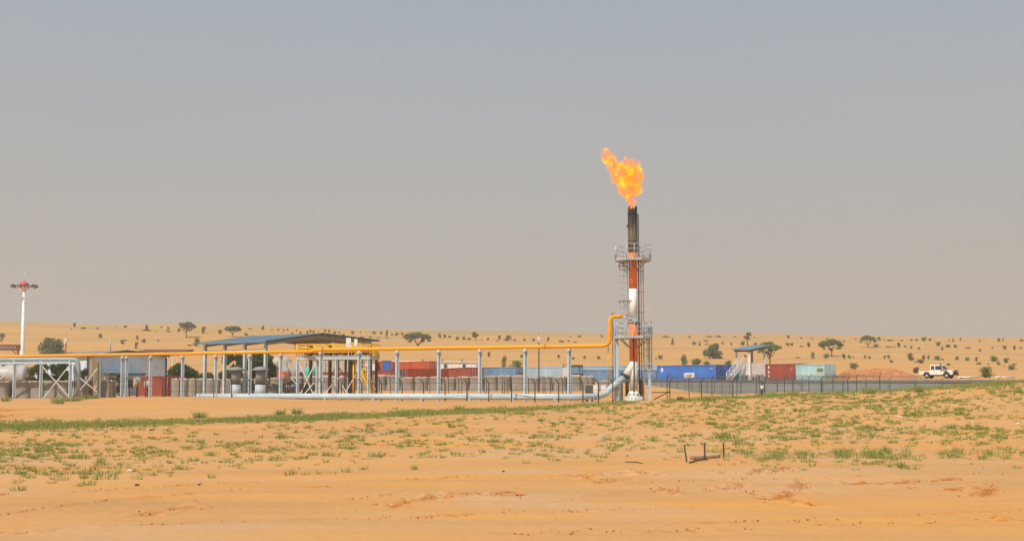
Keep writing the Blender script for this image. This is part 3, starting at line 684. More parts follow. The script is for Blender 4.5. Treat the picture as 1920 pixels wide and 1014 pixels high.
sec('lower_shaft', zb[1], zb[2], .37, 'mottled'); sec('lower_band', zb[2], zb[3], .385, 'orange')
def fl(b):
    for z in (zb[3] + .05, zb[4] - .08): b.lathe([(.46, z), (.46, z + .10)], 28, S0)
sec('flange_joint', zb[3], zb[4], .22, 'galv', extra=fl)
sec('middle_band', zb[4], zb[5], .37, 'white'); sec('upper_band', zb[5], zb[6], .375, 'orange')
# soot: charred black at the mouth, brown and grey below
m, t, bs = newmat('sooty_steel'); bs.inputs['Roughness'].default_value = .75
g_ = t.nodes.new('ShaderNodeTexCoord'); s_ = t.nodes.new('ShaderNodeSeparateXYZ'); t.links.new(g_.outputs['Object'], s_.inputs[0])
n_ = t.nodes.new('ShaderNodeTexNoise'); n_.inputs['Scale'].default_value = 2.2; n_.inputs['Detail'].default_value = 7
mp_ = t.nodes.new('ShaderNodeMapping'); mp_.inputs['Scale'].default_value = (1.5, 1.5, .5); t.links.new(g_.outputs['Object'], mp_.inputs[0]); t.links.new(mp_.outputs[0], n_.inputs['Vector'])
ma = t.nodes.new('ShaderNodeMath'); ma.operation = 'MULTIPLY_ADD'; ma.inputs[1].default_value = 2.6; ma.inputs[2].default_value = -1.3; t.links.new(n_.outputs[0], ma.inputs[0])
ad = t.nodes.new('ShaderNodeMath'); ad.operation = 'ADD'; t.links.new(s_.outputs['Z'], ad.inputs[0]); t.links.new(ma.outputs[0], ad.inputs[1])
mr_ = t.nodes.new('ShaderNodeMapRange'); mr_.inputs[1].default_value = zb[6] - SZ - .3; mr_.inputs[2].default_value = zb[7] - SZ; t.links.new(ad.outputs[0], mr_.inputs[0])
r_ = t.nodes.new('ShaderNodeValToRGB'); t.links.new(mr_.outputs[0], r_.inputs[0]); E = r_.color_ramp.elements
E[0].position = 0; E[0].color = (.46, .17, .05, 1); E[1].position = .8; E[1].color = (.010, .008, .007, 1)
for p_, c_ in ((.16, (.24, .18, .12)), (.45, (.20, .175, .14)), (.66, (.06, .045, .032))): q = E.new(p_); q.color = c_ + (1,)
t.links.new(r_.outputs[0], bs.inputs['Base Color']); M['soot'] = m
def tipx(b):
    for k in range(9):
        a = k / 9 * 6.283 + .3; d = Vector((math.cos(a), math.sin(a), 0)); b.tube([S0 + d * .40 + Vector((0, 0, zb[6] + .2)), S0 + d * .40 + Vector((0, 0, zb[7] - .05 + .12 * (k % 3)))], .045, 6)
    b.box(S0 + Vector((-.46, 0, zb[7] - 1.6)), (.18, .3, .22)); b.lathe([(.44, zb[7] - 2.9), (.44, zb[7] - 2.8)], 24, S0); b.lathe([(.45, zb[7] - .45), (.45, zb[7] - .36)], 24, S0)
tip = sec('burner_tip', zb[6], zb[7], .39, 'soot', extra=tipx)
b = MB(fs.location)
for k in range(8):
    b = MB(fs.location); a = k / 8 * 6.283; b.bar(S0 + Vector((.36 * math.cos(a), .36 * math.sin(a), zb[7] - .1)), S0 + Vector((.40 * math.cos(a), .40 * math.sin(a), zb[7] + .16 + .1 * (k % 2))), .09, .03); b.build('flame_shield', M['rubber'], tip)
# inclined inlet branch
pA = S0 + Vector((-.05, 0, zpx(684))); pF = W(1172, 705, SD - .2)
b = MB(fs.location); b.tube([S0 + Vector((0, 0, zpx(675))), pA, pF], .34, 20); b.build('inlet_branch', M['white'], fs)
dF = (pA - pF).normalized()
b = MB(fs.location); b.tube([pF - dF * .10, pF + dF * .10], .46, 22); b.build('inlet_flange', M['darksteel'], fs)
# platforms
def platform(zf, zr, hw, cut, skipgap=None, cx=0):
    c = S0 + Vector((cx, 0, 0)); n = 8
    pts = [c + Vector((sx, sy, 0)) for sx, sy in ((-hw, -cut), (-cut, -hw), (cut, -hw), (hw, -cut), (hw, cut), (cut, hw), (-cut, hw), (-hw, cut))]
    b = MB(fs.location)
    b.prism([p + Vector((0, 0, zf - .10)) for p in pts], (0, 0, .06))
    for i in range(n):
        p, q = pts[i], pts[(i + 1) % n]; b.bar(p + Vector((0, 0, zf - .02)), q + Vector((0, 0, zf - .02)), .03, .24)
    b.build('platform_deck', M['galv'], fs)
    b = MB(fs.location)
    for i in range(n):
        p, q = pts[i], pts[(i + 1) % n]; L = (q - p).length; k = max(1, round(L / .85))
        for j in range(k):
            x = p.lerp(q, j / k); b.tube([x + Vector((0, 0, zf)), x + Vector((0, 0, zr))], .038, 6)
        for zz in (zr, zf + (zr - zf) * .66, zf + (zr - zf) * .33): b.tube([p + Vector((0, 0, zz)), q + Vector((0, 0, zz))], .030, 6)
    b.build('guardrail', M['galv'], fs)
    for k in range(6):
        b = MB(fs.location); a = k / 6 * 6.283 + .25; d = Vector((math.cos(a), math.sin(a), 0))
        b.bar(S0 + d * .36 + Vector((0, 0, zf - 1.0)), S0 + d * (hw * .86) + Vector((0, 0, zf - .12)), .09, .07)
        b.build('bracket', M['galv'], fs)
zU, zUr = zpx(487), zpx(459.5); zL, zLr = zpx(632), zpx(604)
platform(zU, zUr, 1.60, .72); platform(zL, zLr, 1.70, .80, cx=-.05)
def ladder(x, y, z0, z1, cz0, cz1, side):
    b = MB(fs.location); p = S0 + Vector((x, y, 0))
    for dx in (-.2, .2): b.bar(p + Vector((dx * .2, dx, z0)), p + Vector((dx * .2, dx, z1)), .05)
    z = z0 + .3
    while z < z1: b.tube([p + Vector((-.04, -.2, z)), p + Vector((.04, .2, z))], .018, 5); z += .3
    lad = b.build('ladder', M['galv'], fs)
    b = MB(fs.location); z = cz0
    arc = [Vector((side * .75 * math.sin(a), -.36 * math.cos(a), 0)) for a in [math.pi * k / 8 for k in range(9)]]
    while z <= cz1 + .01:
        b.tube([p + q + Vector((0, 0, z)) for q in arc], .022, 5, smooth=False); z += .58
    for q in (arc[1], arc[3], arc[4], arc[5], arc[7]): b.bar(p + q + Vector((0, 0, cz0)), p + q + Vector((0, 0, cz1)), .035, .02)
    b.build('safety_cage', M['galv'], lad)
    for k in (1, 2):
        b = MB(fs.location); zz = z0 + (z1 - z0) * k / 2.15; b.box(p + Vector((side * .25, 0, zz)), (1.25, .8, .05)); b.bar(p + Vector((0, 0, zz - .7)), p + Vector((side * .5, 0, zz)), .06)
        b.build('rest_bracket', M['galv'], lad)
ladder(-.52, .05, zL + .2, zU - .1, zL + 2.2, zU - .2, -1)
ladder(.95, -.1, SZ, zLr, SZ + 2.4, zLr, 1)
b = MB(fs.location); b.tube([S0 + Vector((.50, -.2, SZ)), S0 + Vector((.50, -.2, zb[7] - .5))], .065, 8)
b.build('riser_pipe', M['darksteel'], fs)
for dx, r, z1 in ((.72, .045, zU), (.92, .045, zU - .1)):
    b = MB(fs.location); b.tube([S0 + Vector((dx, -.15, SZ)), S0 + Vector((dx, -.15, z1))], r, 8); b.build('riser_pipe', M['rust'], fs)
b = MB(fs.location)
for z in np.arange(2.5, zU, 1.9): b.box(S0 + Vector((.62, -.15, z)), (.8, .06, .05))
b.tube([S0 + Vector((-.02, -.45, SZ)), S0 + Vector((-.02, -.45, zL))], .05, 8)
b.build('pipe_clip', M['darksteel'], fs)
for dx in (-1.62, 1.42):
    c = S0 + Vector((dx, -.15, 0)); top = zLr + .05 if dx < 0 else zLr
    b = MB(fs.location); ww = .34 if dx < 0 else .16
    b.box(c + Vector((-ww / 2, 0, (SZ + top) / 2)), (.05, ww, top - SZ)); b.box(c + Vector((ww / 2, 0, (SZ + top) / 2)), (.05, ww, top - SZ)); b.box(c + Vector((0, 0, (SZ + top) / 2)), (ww - .05, .05, top - SZ))
    b.build('column', M['paleblue'] if dx < 0 else M['steel'], fs)
b = MB(fs.location); b.box(S0 + Vector((-.75, .1, zpx(598))), (.5, .4, .5)); b.tube([S0 + Vector((-.9, 0, zpx(594))), S0 + Vector((-.1, 0, zpx(600)))], .16, 10); b.box(S0 + Vector((.1, -.4, zpx(600))), (.5, .3, .35))
b.build('valve', M['galv'], fs)

# ------------------------------------------------------------------ flame: glowing gas with real volume
FC = Vector((S0.x, S0.y, zb[7]))
BL = [(-.12, 0, .05, .40), (-.15, 0, .8, .55), (-.30, .1, 1.5, .72), (.25, -.1, 1.9, .70), (-.8, .1, 2.3, .78), (.35, 0, 2.7, .78), (-.35, -.1, 2.9, .85), (-1.35, 0, 3.0, .70), (-1.5, .1, 3.6, .62),
      (-.75, .1, 3.7, .72), (.1, .1, 3.55, .72), (.50, 0, 3.5, .55), (-.35, 0, 4.25, .45), (.42, 0, 4.2, .36), (-1.85, 0, 4.15, .62), (-2.1, 0, 4.65, .58), (-2.55, 0, 4.95, .46), (-2.45, 0, 5.4, .38), (-1.3, 0, 4.0, .5), (-1.0, 0, 1.75, .40), (-.95, 0, 4.25, .42), (.05, 0, 4.35, .40), (-.6, 0, 4.7, .22), (.75, 0, 2.9, .45)]
bm = bmesh.new()
for (x, y, z, r) in BL:
    bmesh.ops.create_icosphere(bm, subdivisions=3, radius=r * 1.32, matrix=Matrix.Translation((x, y, z)))
me = bpy.data.meshes.new('flame'); bm.to_mesh(me); bm.free()
o = bpy.data.objects.new('gas_flame', me); COL.objects.link(o)
rm = o.modifiers.new('r', 'REMESH'); rm.mode = 'VOXEL'; rm.voxel_size = .13
me2 = bpy.data.meshes.new_from_object(o.evaluated_get(bpy.context.evaluated_depsgraph_get())); o.modifiers.clear(); o.data = me2; o.location = FC
m = bpy.data.materials.new('burning_gas'); m.use_nodes = True; t = m.node_tree; t.nodes.clear()
out = t.nodes.new('ShaderNodeOutputMaterial'); tcn = t.nodes.new('ShaderNodeTexCoord')
def N(k, **kw):
    q = t.nodes.new(k)
    for a_, v_ in kw.items(): setattr(q, a_, v_)
    return q
wn = N('ShaderNodeTexNoise'); wn.inputs['Scale'].default_value = 1.05; wn.inputs['Detail'].default_value = 8; wn.inputs['Roughness'].default_value = .70; t.links.new(tcn.outputs['Object'], wn.inputs['Vector'])
sb = N('ShaderNodeVectorMath', operation='SUBTRACT'); sb.inputs[1].default_value = (.5, .5, .5); t.links.new(wn.outputs['Color'], sb.inputs[0])
s0 = N('ShaderNodeSeparateXYZ'); t.links.new(tcn.outputs['Object'], s0.inputs[0])
am = N('ShaderNodeMapRange'); am.inputs[1].default_value = 0; am.inputs[2].default_value = 2.5; am.inputs[3].default_value = .35; am.inputs[4].default_value = 2.05; t.links.new(s0.outputs['Z'], am.inputs[0])
sl = N('ShaderNodeVectorMath', operation='SCALE'); t.links.new(sb.outputs[0], sl.inputs[0]); t.links.new(am.outputs[0], sl.inputs['Scale'])
wp = N('ShaderNodeVectorMath', operation='ADD'); t.links.new(tcn.outputs['Object'], wp.inputs[0]); t.links.new(sl.outputs[0], wp.inputs[1])
acc = None
for (x, y, z, r) in BL:
    d = N('ShaderNodeVectorMath', operation='DISTANCE'); d.inputs[1].default_value = (x, y, z); t.links.new(wp.outputs[0], d.inputs[0])
    q = N('ShaderNodeMath', operation='MULTIPLY_ADD'); q.inputs[1].default_value = -1 / (r * 1.12); q.inputs[2].default_value = 1; t.links.new(d.outputs['Value'], q.inputs[0])
    if acc is None: acc = q
    else:
        mx = N('ShaderNodeMath', operation='SMOOTH_MAX'); mx.inputs[2].default_value = .25; t.links.new(acc.outputs[0], mx.inputs[0]); t.links.new(q.outputs[0], mx.inputs[1]); acc = mx
hn = N('ShaderNodeTexNoise'); hn.inputs['Scale'].default_value = 1.5; hn.inputs['Detail'].default_value = 6; hn.inputs['Roughness'].default_value = .65; t.links.new(wp.outputs[0], hn.inputs['Vector'])
den_ = N('ShaderNodeMapRange', interpolation_type='SMOOTHSTEP'); den_.inputs[1].default_value = .02; den_.inputs[2].default_value = .48; t.links.new(acc.outputs[0], den_.inputs[0])
hole = N('ShaderNodeMapRange'); hole.inputs[1].default_value = .41; hole.inputs[2].default_value = .60; hole.inputs[3].default_value = .04; hole.inputs[4].default_value = 1; t.links.new(hn.outputs[0], hole.inputs[0])
dm = N('ShaderNodeMath', operation='MULTIPLY'); t.links.new(den_.outputs[0], dm.inputs[0]); t.links.new(hole.outputs[0], dm.inputs[1])
hot = N('ShaderNodeMapRange'); hot.inputs[1].default_value = .43; hot.inputs[2].default_value = .69; t.links.new(hn.outputs[0], hot.inputs[0])
rc = N('ShaderNodeValToRGB'); t.links.new(hot.outputs[0], rc.inputs[0]); E = rc.color_ramp.elements
E[0].position = 0; E[0].color = (1, .15, .006, 1); E[1].position = 1; E[1].color = (1.5, 1.15, .05, 1); q = E.new(.45); q.color = (1, .30, .012, 1)
ab = N('ShaderNodeVolumeAbsorption'); ab.inputs['Color'].default_value = (.3, .1, .0, 1)
dk = N('ShaderNodeMath', operation='MULTIPLY'); dk.inputs[1].default_value = 5.0; t.links.new(dm.outputs[0], dk.inputs[0]); t.links.new(dk.outputs[0], ab.inputs['Density'])
em = N('ShaderNodeEmission'); ek = N('ShaderNodeMath', operation='MULTIPLY'); ek.inputs[1].default_value = 6.2; t.links.new(dm.outputs[0], ek.inputs[0]); t.links.new(ek.outputs[0], em.inputs['Strength']); t.links.new(rc.outputs[0], em.inputs['Color'])
ads = N('ShaderNodeAddShader'); t.links.new(ab.outputs[0], ads.inputs[0]); t.links.new(em.outputs[0], ads.inputs[1]); t.links.new(ads.outputs[0], out.inputs['Volume'])
m.cycles.volume_step_rate = .25
o.data.materials.clear(); o.data.materials.append(m)
tag(o, 'orange gas flame blown left from the top of the flare stack', 'flame')

# ------------------------------------------------------------------ yellow overhead pipeline
def ypt(px, py, H=4.4): return at(px, py, F * H / (737 - py))
path = [ypt(-120, 669.6), ypt(0, 668), ypt(370, 662.3), ypt(583, 658.6)]
jog = [ypt(588, 658.2) + Vector((.1, -.4, 0)), ypt(592, 656.2) + Vector((0, .3, 0))]
path2 = [ypt(600, 655.6), ypt(800, 652.6), ypt(1030, 649.6)]
e0 = at(1128, 648.2, 130.4)
def arc(p, c, q, n=7):
    return [p * (1 - t_) ** 2 + c * 2 * t_ * (1 - t_) + q * t_ ** 2 for t_ in [i / n for i in range(n + 1)]]
crn = at(1143, 648, 130.2); top = at(1143.5, 593.5, 130.2)
full = path + jog + path2 + arc(e0, crn, at(1143.2, 636, 130.2)) + arc(at(1143.4, 604, 130.2), top, at(1154, 593, 130.2)) + [at(1174, 593, 130.1)]
yp = thing('overhead_pipeline', 'long yellow overhead pipeline on posts running up to the flare stack', 'pipeline', (full[2].x, full[2].y, 0))
b = MB(yp.location); b.tube(full, .172, 14); b.build('pipe', M['yellow'], yp)
for a_, c_ in ((ypt(578, 658.7), ypt(580, 658.6)), (ypt(603, 655.5), ypt(606, 655.4)), (ypt(1020, 649.7), ypt(1023, 649.6))): b = MB(yp.location); b.tube([a_, c_], .235, 16); b.build('flange', M['yellow'], yp)
b = MB(yp.location); b.tube([at(1172, 593, 130.1), at(1175, 593, 130.1)], .30, 16); b.build('flange', M['galv'], yp)
b = MB(yp.location); b.tube([at(1140.5, 650, 130.6), at(1140.5, 722, 130.6)], .04, 6); b.build('drain_pipe', M['yellowrail'], yp)
b = MB(yp.location); b.tube([at(1149, 586, 130.6), at(1149, 715, 130.6)], .035, 6); b.bar(at(1146.5, 586, 130.6), at(1152, 586, 130.6), .04); b.tube([at(1147, 586, 130.6), at(1147, 592, 130.6)], .03, 6); b.tube([at(1152, 586, 130.6), at(1152, 592, 130.6)], .03, 6); b.build('vent_pipe', M['rust'], yp)
# posts under it
SUP = [230, 238, 283, 343, 405, 469, 527, 602, 674, 745, 823, 900, 985, 1067]
def pipe_y(px): return float(np.interp(px, [0, 370, 583, 600, 800, 1030, 1128], [668, 662.3, 658.6, 655.6, 652.6, 649.6, 648.2]))
proto = None
SUPNAME = ['left one of the close pair', 'right one of the close pair', 'single one right of the close pair', 'in front of the big green shrub', 'second one left of the shed gable corner', 'between the two grey green vents', 'just right of the shed gable corner', 'in front of the valve platform bracing',
           'at the yellow stair of the valve platform', 'in front of the orange containers', 'in front of the white cabin', 'in front of the blue grey container', 'beside the dark camera pole', 'nearest the flare stack']
for i, px in enumerate(SUP):
    py = pipe_y(px); D = F * 4.4 / (737 - py); p = at(px, py, D); g0 = gz(p.x, p.y); zt = p.z - .178
    s = thing('pipe_support', f'pale blue steel post under the yellow pipeline, {SUPNAME[i]}', 'post', (p.x, p.y, g0), R(36), 'posts carrying the yellow pipeline')
    h = zt - g0 - .32; b = MB()
    b.box((-.13, 0, h / 2 - .15), (.03, .25, h + .3)); b.box((.13, 0, h / 2 - .15), (.03, .25, h + .3)); b.box((0, 0, h / 2 - .15), (.23, .04, h + .3)); b.build('column', M['steel'], s)
    b = MB(); b.box((0, 0, h + .03), (.46, .40, .06)); b.box((0, 0, h - .10), (.40, .08, .14)); b.box((-.18, 0, h + .1), (.05, .28, .08)); b.box((.18, 0, h + .1), (.05, .28, .08)); b.build('cap_plate', M['galv'], s)
    b = MB(); b.tube([(0, -.15, h + .20), (0, .15, h + .20)], .15, 12); b.box((0, 0, h + .11), (.34, .3, .10)); b.build('saddle', M['whitepaint'], s)

# ------------------------------------------------------------------ pale blue gas main on the ground
def lpt(px, D, z=.45): p = at(px, 737, D); return Vector((p.x, D, z))
lp = [lpt(369, 151, .15), lpt(370, 147.5, .40), lpt(374, 146.4, .42), lpt(500, 141.6), lpt(700, 135.2), lpt(900, 129.8, .44), lpt(1040, 127.0, .42)] + arc(lpt(1060, 126.7, .41), lpt(1085, 126.6, .39), at(1097, 743.5, 127.2), 4) + arc(at(1112, 743.6, 127.9), at(1128, 743, 128.8), at(1138, 735, 129.2), 6) + [at(1150, 723, 129.6), pF - dF * .1]
gm = thing('gas_main', 'thick pale blue gas main lying along the fence and bending up to the flare stack', 'pipeline', (lp[4].x, lp[4].y, 0))
b = MB(gm.location); b.tube(lp, .29, 20); b.build('pipe', M['paleblue'], gm)
wp_ = [lpt(p_, float(np.interp(p_, [374, 500, 700, 900, 1040], [146.4, 141.6, 135.2, 129.8, 127])), .43) for p_ in (455, 560, 668, 772, 872, 970)]
for a_, c_ in zip(wp_, wp_[1:] + [wp_[-1] * 2 - wp_[-2]]):
    dd = (c_ - a_).normalized(); b = MB(gm.location); b.tube([a_ - dd * .03, a_ + dd * .03], .305, 20); b.build('weld_band', M['greygreen'], gm)
b = MB(gm.location)
for px in (430, 520, 610, 700, 790, 880, 960, 1040, 1105):
    D = float(np.interp(px, [374, 500, 700, 900, 1040, 1105], [146.4, 141.6, 135.2, 129.8, 127, 127.6])); p = lpt(px, D, 0); b.box(p + Vector((0, 0, .02)), (.25, .8, .5))
b.build('saddle_block', M['concrete'], gm)
for i, (px, lab) in enumerate(((1117, 'left white control cabinet on legs beside the gas main elbow'), (1131.5, 'right white control cabinet on legs beside the gas main elbow'))):
    p = at(px, 741, 126.9); z0 = gz(p.x, p.y); c = thing('control_cabinet', lab, 'cabinet', (p.x, p.y, z0), 0, 'white cabinets at the elbow')
    b = MB(); b.box((0, 0, 1.13), (.44, .30, .72)); b.build('cabinet_body', M['whitepaint'], c)
    b = MB(); b.box((0, -.16, 1.13), (.38, .02, .64)); b.box((.13, -.175, 1.13), (.03, .02, .10)); b.build('door', M['whitepaint'], c)
    for sx in (-.17, .17): b = MB(); b.box((sx, 0, .33), (.05, .05, .88)); b.build('leg', M['galv'], c)
p = at(1105, 740, 129.5); z0 = gz(p.x, p.y)
c = thing('equipment_box', 'brown grey equipment box standing behind the gas main near its elbow', 'box', (p.x, p.y, z0)); b = MB(); b.box((0, 0, .75), (.72, .6, 1.5)); b.build('box_body', M['brownsteel'], c); b = MB(); b.box((0, 0, 1.53), (.8, .7, .06)); b.build('lid', M['galv'], c)
for px, lab, mk, wd_, ht in ((1163, 'grey green cabinet at the left foot of the flare stack', 'greygreen', .45, 1.9), (1176, 'slim grey cabinet between the branch pipe and flare stack foot', 'brownsteel', .3, 1.7), (1203, 'ochre cabinet at the right foot of the flare stack', 'ochre', .42, 1.8)):
    p = at(px, 750, 131.3); z0 = gz(p.x, p.y); c = thing('equipment_cabinet', lab, 'cabinet', (p.x, p.y, z0), 0, 'cabinets at the stack foot')
    b = MB(); b.box((0, 0, ht / 2), (wd_, .4, ht)); b.build('cabinet_body', M[mk], c); b = MB(); b.box((0, -.21, ht / 2), (wd_ - .08, .02, ht - .2)); b.build('door', M[mk], c); b = MB(); b.box((0, 0, ht + .03), (wd_ + .1, .5, .05)); b.build('lid', M['darksteel'], c)

# ------------------------------------------------------------------ mesh fences
def fence(name, label, posts, hb, arm, m='postgrey', lean=1, wires=4, r=.052):
    """posts: list of (px, D). Each post bends outward at the top"""
    P = []
    for px, D in posts:
        X = xat(px, D); P.append(Vector((X, D, gz(X, D))))
    f = thing(name, label, 'fence', P[len(P) // 2])
    for p in P:
        b = MB(f.location); a = Vector((-.26 * lean, -.22, .30)) * arm; top_ = p + Vector((0, 0, hb))
        b.tube([p + Vector((0, 0, -.6)), top_ - Vector((0, 0, .1)), top_ + a * .25 + Vector((0, 0, .02)), top_ + a], [r, r, r * .9, r * .8], 7); b.build('post', M[m], f)
    b = MB(f.location)
    for p, q in zip(P, P[1:]):
        for z in [hb * k / (wires - 1) for k in range(1, wires)]:
            b.tube([p + Vector((0, 0, z)), q + Vector((0, 0, z))], .022 if z > hb * .9 else .010, 4, cap=False)
        for k in (.5, 1.0):
            a = Vector((-.26 * lean, -.22, .30)) * arm * k; b.tube([p + a + Vector((0, 0, hb)), q + a + Vector((0, 0, hb))], .009, 4, cap=False)
    b.build('wire', M[m], f); return f
def fd(px): return float(np.interp(px, [0, 370, 1122, 1260], [160, 145.5, 122.5, 121]))
fence('perimeter_fence', 'dark post and wire fence in front of the pale blue gas main', [(px, fd(px)) for px in (-12, 43, 99, 155, 206, 213, 243, 258, 273, 305, 309, 336, 367, 401, 434, 467, 500, 534, 538.5, 568, 603, 640, 678, 715.5, 754, 794, 834.5, 875.5, 916.5, 959, 1003, 1047.5, 1093, 1122, 1149)], 1.72, 1.15)
fr = [(1149, 122.2), (1201, 131), (1256, 143), (1315, 146), (1374, 150), (1434, 154), (1487, 156), (1540, 158), (1590, 160)]
fence('perimeter_fence', 'dark post and wire fence running right from the flare stack towards the grey sheet fence', fr, 1.85, 1.1, lean=-1)
p = at(1256, 733, 143); q = at(1222, 752, 139)
b2 = [(1251, 150), (1292, 158), (1335, 165), (1382, 172), (1425, 176), (1471, 174), (1517, 172), (1562, 170), (1606, 168), (1650, 166)]
fence('inner_fence', 'row of thin dark fence posts just in front of the grey sheet fence', b2, 2.35, 1.1, lean=-1, r=.045)
fence('inner_fence', 'far row of thin dark posts between the gas main and the sand bastions', [(px, float(np.interp(px, [690, 1160], [176, 168]))) for px in (694, 711, 732, 741, 776, 806, 826, 834, 841, 860, 866, 908, 912, 942, 946, 951, 991, 1018, 1022, 1032, 1055, 1062, 1071, 1102, 1112)], 2.1, 1.0, r=.045)
bp_ = thing('brace_pole', 'slanting steel brace of the fence corner right of the flare stack', 'pole', (q.x, q.y, gz(q.x, q.y))); b = MB(bp_.location); b.tube([Vector((q.x, q.y, gz(q.x, q.y) - .1)), p], .05, 8); b.build('pole', M['postgrey'], bp_); b = MB(bp_.location); b.tube([at(1222, 735, 139), at(1256, 735, 143)], .04, 8); b.build('rail', M['postgrey'], bp_)

# grey corrugated sheet fence
SFP = [(1150, 236), (1200, 224), (1270, 209), (1330, 196), (1376, 186), (1430, 181), (1500, 179), (1580, 174), (1660, 170), (1740, 167), (1830, 165), (1930, 163), (2050, 161), (2200, 160)]
sf = None; pts = []
for px, D in SFP:
    X = xat(px, D); pts.append(Vector((X, D, 0)))
dense = []
for p, q in zip(pts, pts[1:]):
    n = max(1, int((q - p).length / .22))
    dense += [p.lerp(q, i / n) for i in range(n)]
dense.append(pts[-1])
zt_ = lambda p: EYE + 24.6 * p.y / F
sf = thing('sheet_fence', 'long grey corrugated sheet fence below the containers at right', 'fence', (pts[5].x, pts[5].y, gz(pts[5].x, pts[5].y)))
b = MB(sf.location); vs = []; fs_ = []
for i, p in enumerate(dense):
    o_ = Vector((.01, .03, 0)) * (1 if i % 2 else -1); z0 = gz(p.x, p.y) - .5
    for dd in (0, .02): vs += [p + o_ + Vector((0, dd, z0)), p + o_ + Vector((0, dd, zt_(p)))]
for i in range(len(dense) - 1):
    a = i * 4; c = a + 4; fs_ += [(a, c, c + 1, a + 1), (a + 2, a + 3, c + 3, c + 2), (a + 1, c + 1, c + 3, a + 3)]
b.add(vs, fs_); b.build('sheet_panel', M['sheet'], sf)
b = MB(sf.location)
for p, q in zip(pts, pts[1:]):
    b.bar(Vector((p.x, p.y - .09, zt_(p) - .13)), Vector((q.x, q.y - .09, zt_(q) - .13)), .05, .30)
b.build('rail', M['sheettop'], sf)
k = 0; Lacc = 0
for i in range(0, len(dense), 14):
    p = dense[i]; zz = zt_(p); b = MB(sf.location)
    b.bar(Vector((p.x, p.y - .14, gz(p.x, p.y) - .3)), Vector((p.x, p.y - .14, zz + .05)), .09); b.tube([Vector((p.x, p.y - .14, zz)), Vector((p.x + .28, p.y - .2, zz + .52))], .03, 6); b.build('post', M['sheettop'], sf)
b = MB(sf.location)
for p, q in zip(pts[:-5], pts[1:-4]):
    for f_ in (.25, .45, .65, .85, 1.0):
        o_ = Vector((.28 * f_, -.14 - .06 * f_, .52 * f_)); b.tube([Vector((p.x, p.y, zt_(p))) + o_, Vector((q.x, q.y, zt_(q))) + o_], .012, 4, cap=False)
b.build('barbed_wire', M['sheettop'], sf)

# ------------------------------------------------------------------ sand-filled bastions
BM = []
for k in range(4):
    g = random.Random(50 + k); b = MB(); n = 26; rows = [0, .25, .6, 1.0, 1.4, 1.75, 2.0]
    prof = []
    for z in rows:
        ring = []
        for j in range(n):
            a = j / n * 6.283; e_ = 3.2; q = (abs(math.cos(a)) ** e_ + abs(math.sin(a)) ** e_) ** (-1 / e_)
            rr = q * (.93 + .035 * math.sin(z * 3 + k) + .022 * math.sin(a * 5 + z * 4 + k) + g.uniform(-.012, .012)) * (1 - .02 * z)
            ring.append((rr * math.cos(a), rr * math.sin(a), z - .1 + .03 * math.sin(a * 3 + k) * (z / 2)))
        prof.append(ring)
    vs = [v_ for r_ in prof for v_ in r_]; fs_ = [(i * n + j, i * n + (j + 1) % n, (i + 1) * n + (j + 1) % n, (i + 1) * n + j) for i in range(len(rows) - 1) for j in range(n)]
    b.add(vs, fs_, True); body = b.mesh('bastion_wall', M['fabric'])
    b = MB(); vs = [prof[-1][j] for j in range(n)]; fs_ = []
    rings = [vs]
    for q, h in ((.95, .05), (.65, .10), (.35, .12)): rings.append([(x * q, y * q, z + h + g.uniform(-.07, .09)) for x, y, z in vs])
    flat = [v_ for r_ in rings for v_ in r_]
    for i in range(3): fs_ += [(i * n + j, i * n + (j + 1) % n, (i + 1) * n + (j + 1) % n, (i + 1) * n + j) for j in range(n)]
    fs_.append(tuple(3 * n + j for j in range(n))); b.add(flat, fs_, True); BM.append((body, b.mesh('sand_fill', M['fill'])))
def bastion(px, D, label, s=1.0, hz=None, rz=0):
    X = xat(px, D); k = random.randrange(4)
    o = thing('sand_bastion', label, 'bastion', (X, D, gz(X, D)), rz, 'grey sand filled bastions'); o.scale = (s * 1.14, s * 1.14, (hz or s) * .97)
    link('bastion_wall', BM[k][0], o); link('sand_fill', BM[k][1], o)
for i, px in enumerate((4, 43, 72, 97, 117, 152, 198)):
    bastion(px, 153, f'grey sand filled bastion under the steel rack, {ORD[i]} from left', .98 if px != 97 else .8, .95, rz=random.uniform(-.12, .12))
row = [(337 + 30.5 * i, 165 + i * 5.0) for i in range(7)]
for i, (px, D) in enumerate(row): bastion(px, D, f'grey sand filled bastion behind the shed posts, {ORD[i]} from left of that curving row', .93, 1.06, rz=random.uniform(-.1, .1) + .3)
for i in range(22):
    px = 556 + i * 26.0; s = .97
    bastion(px, 202 - .15 * i, f'grey sand filled bastion in the long row behind the gas main, {ORD[i]} from left', s * random.uniform(.93, 1.04), random.uniform(.94, 1.10), rz=random.uniform(-.12, .12))
bastion(1136, 198, 'low slumped sand bastion at the right end of the long row', .95, .75)
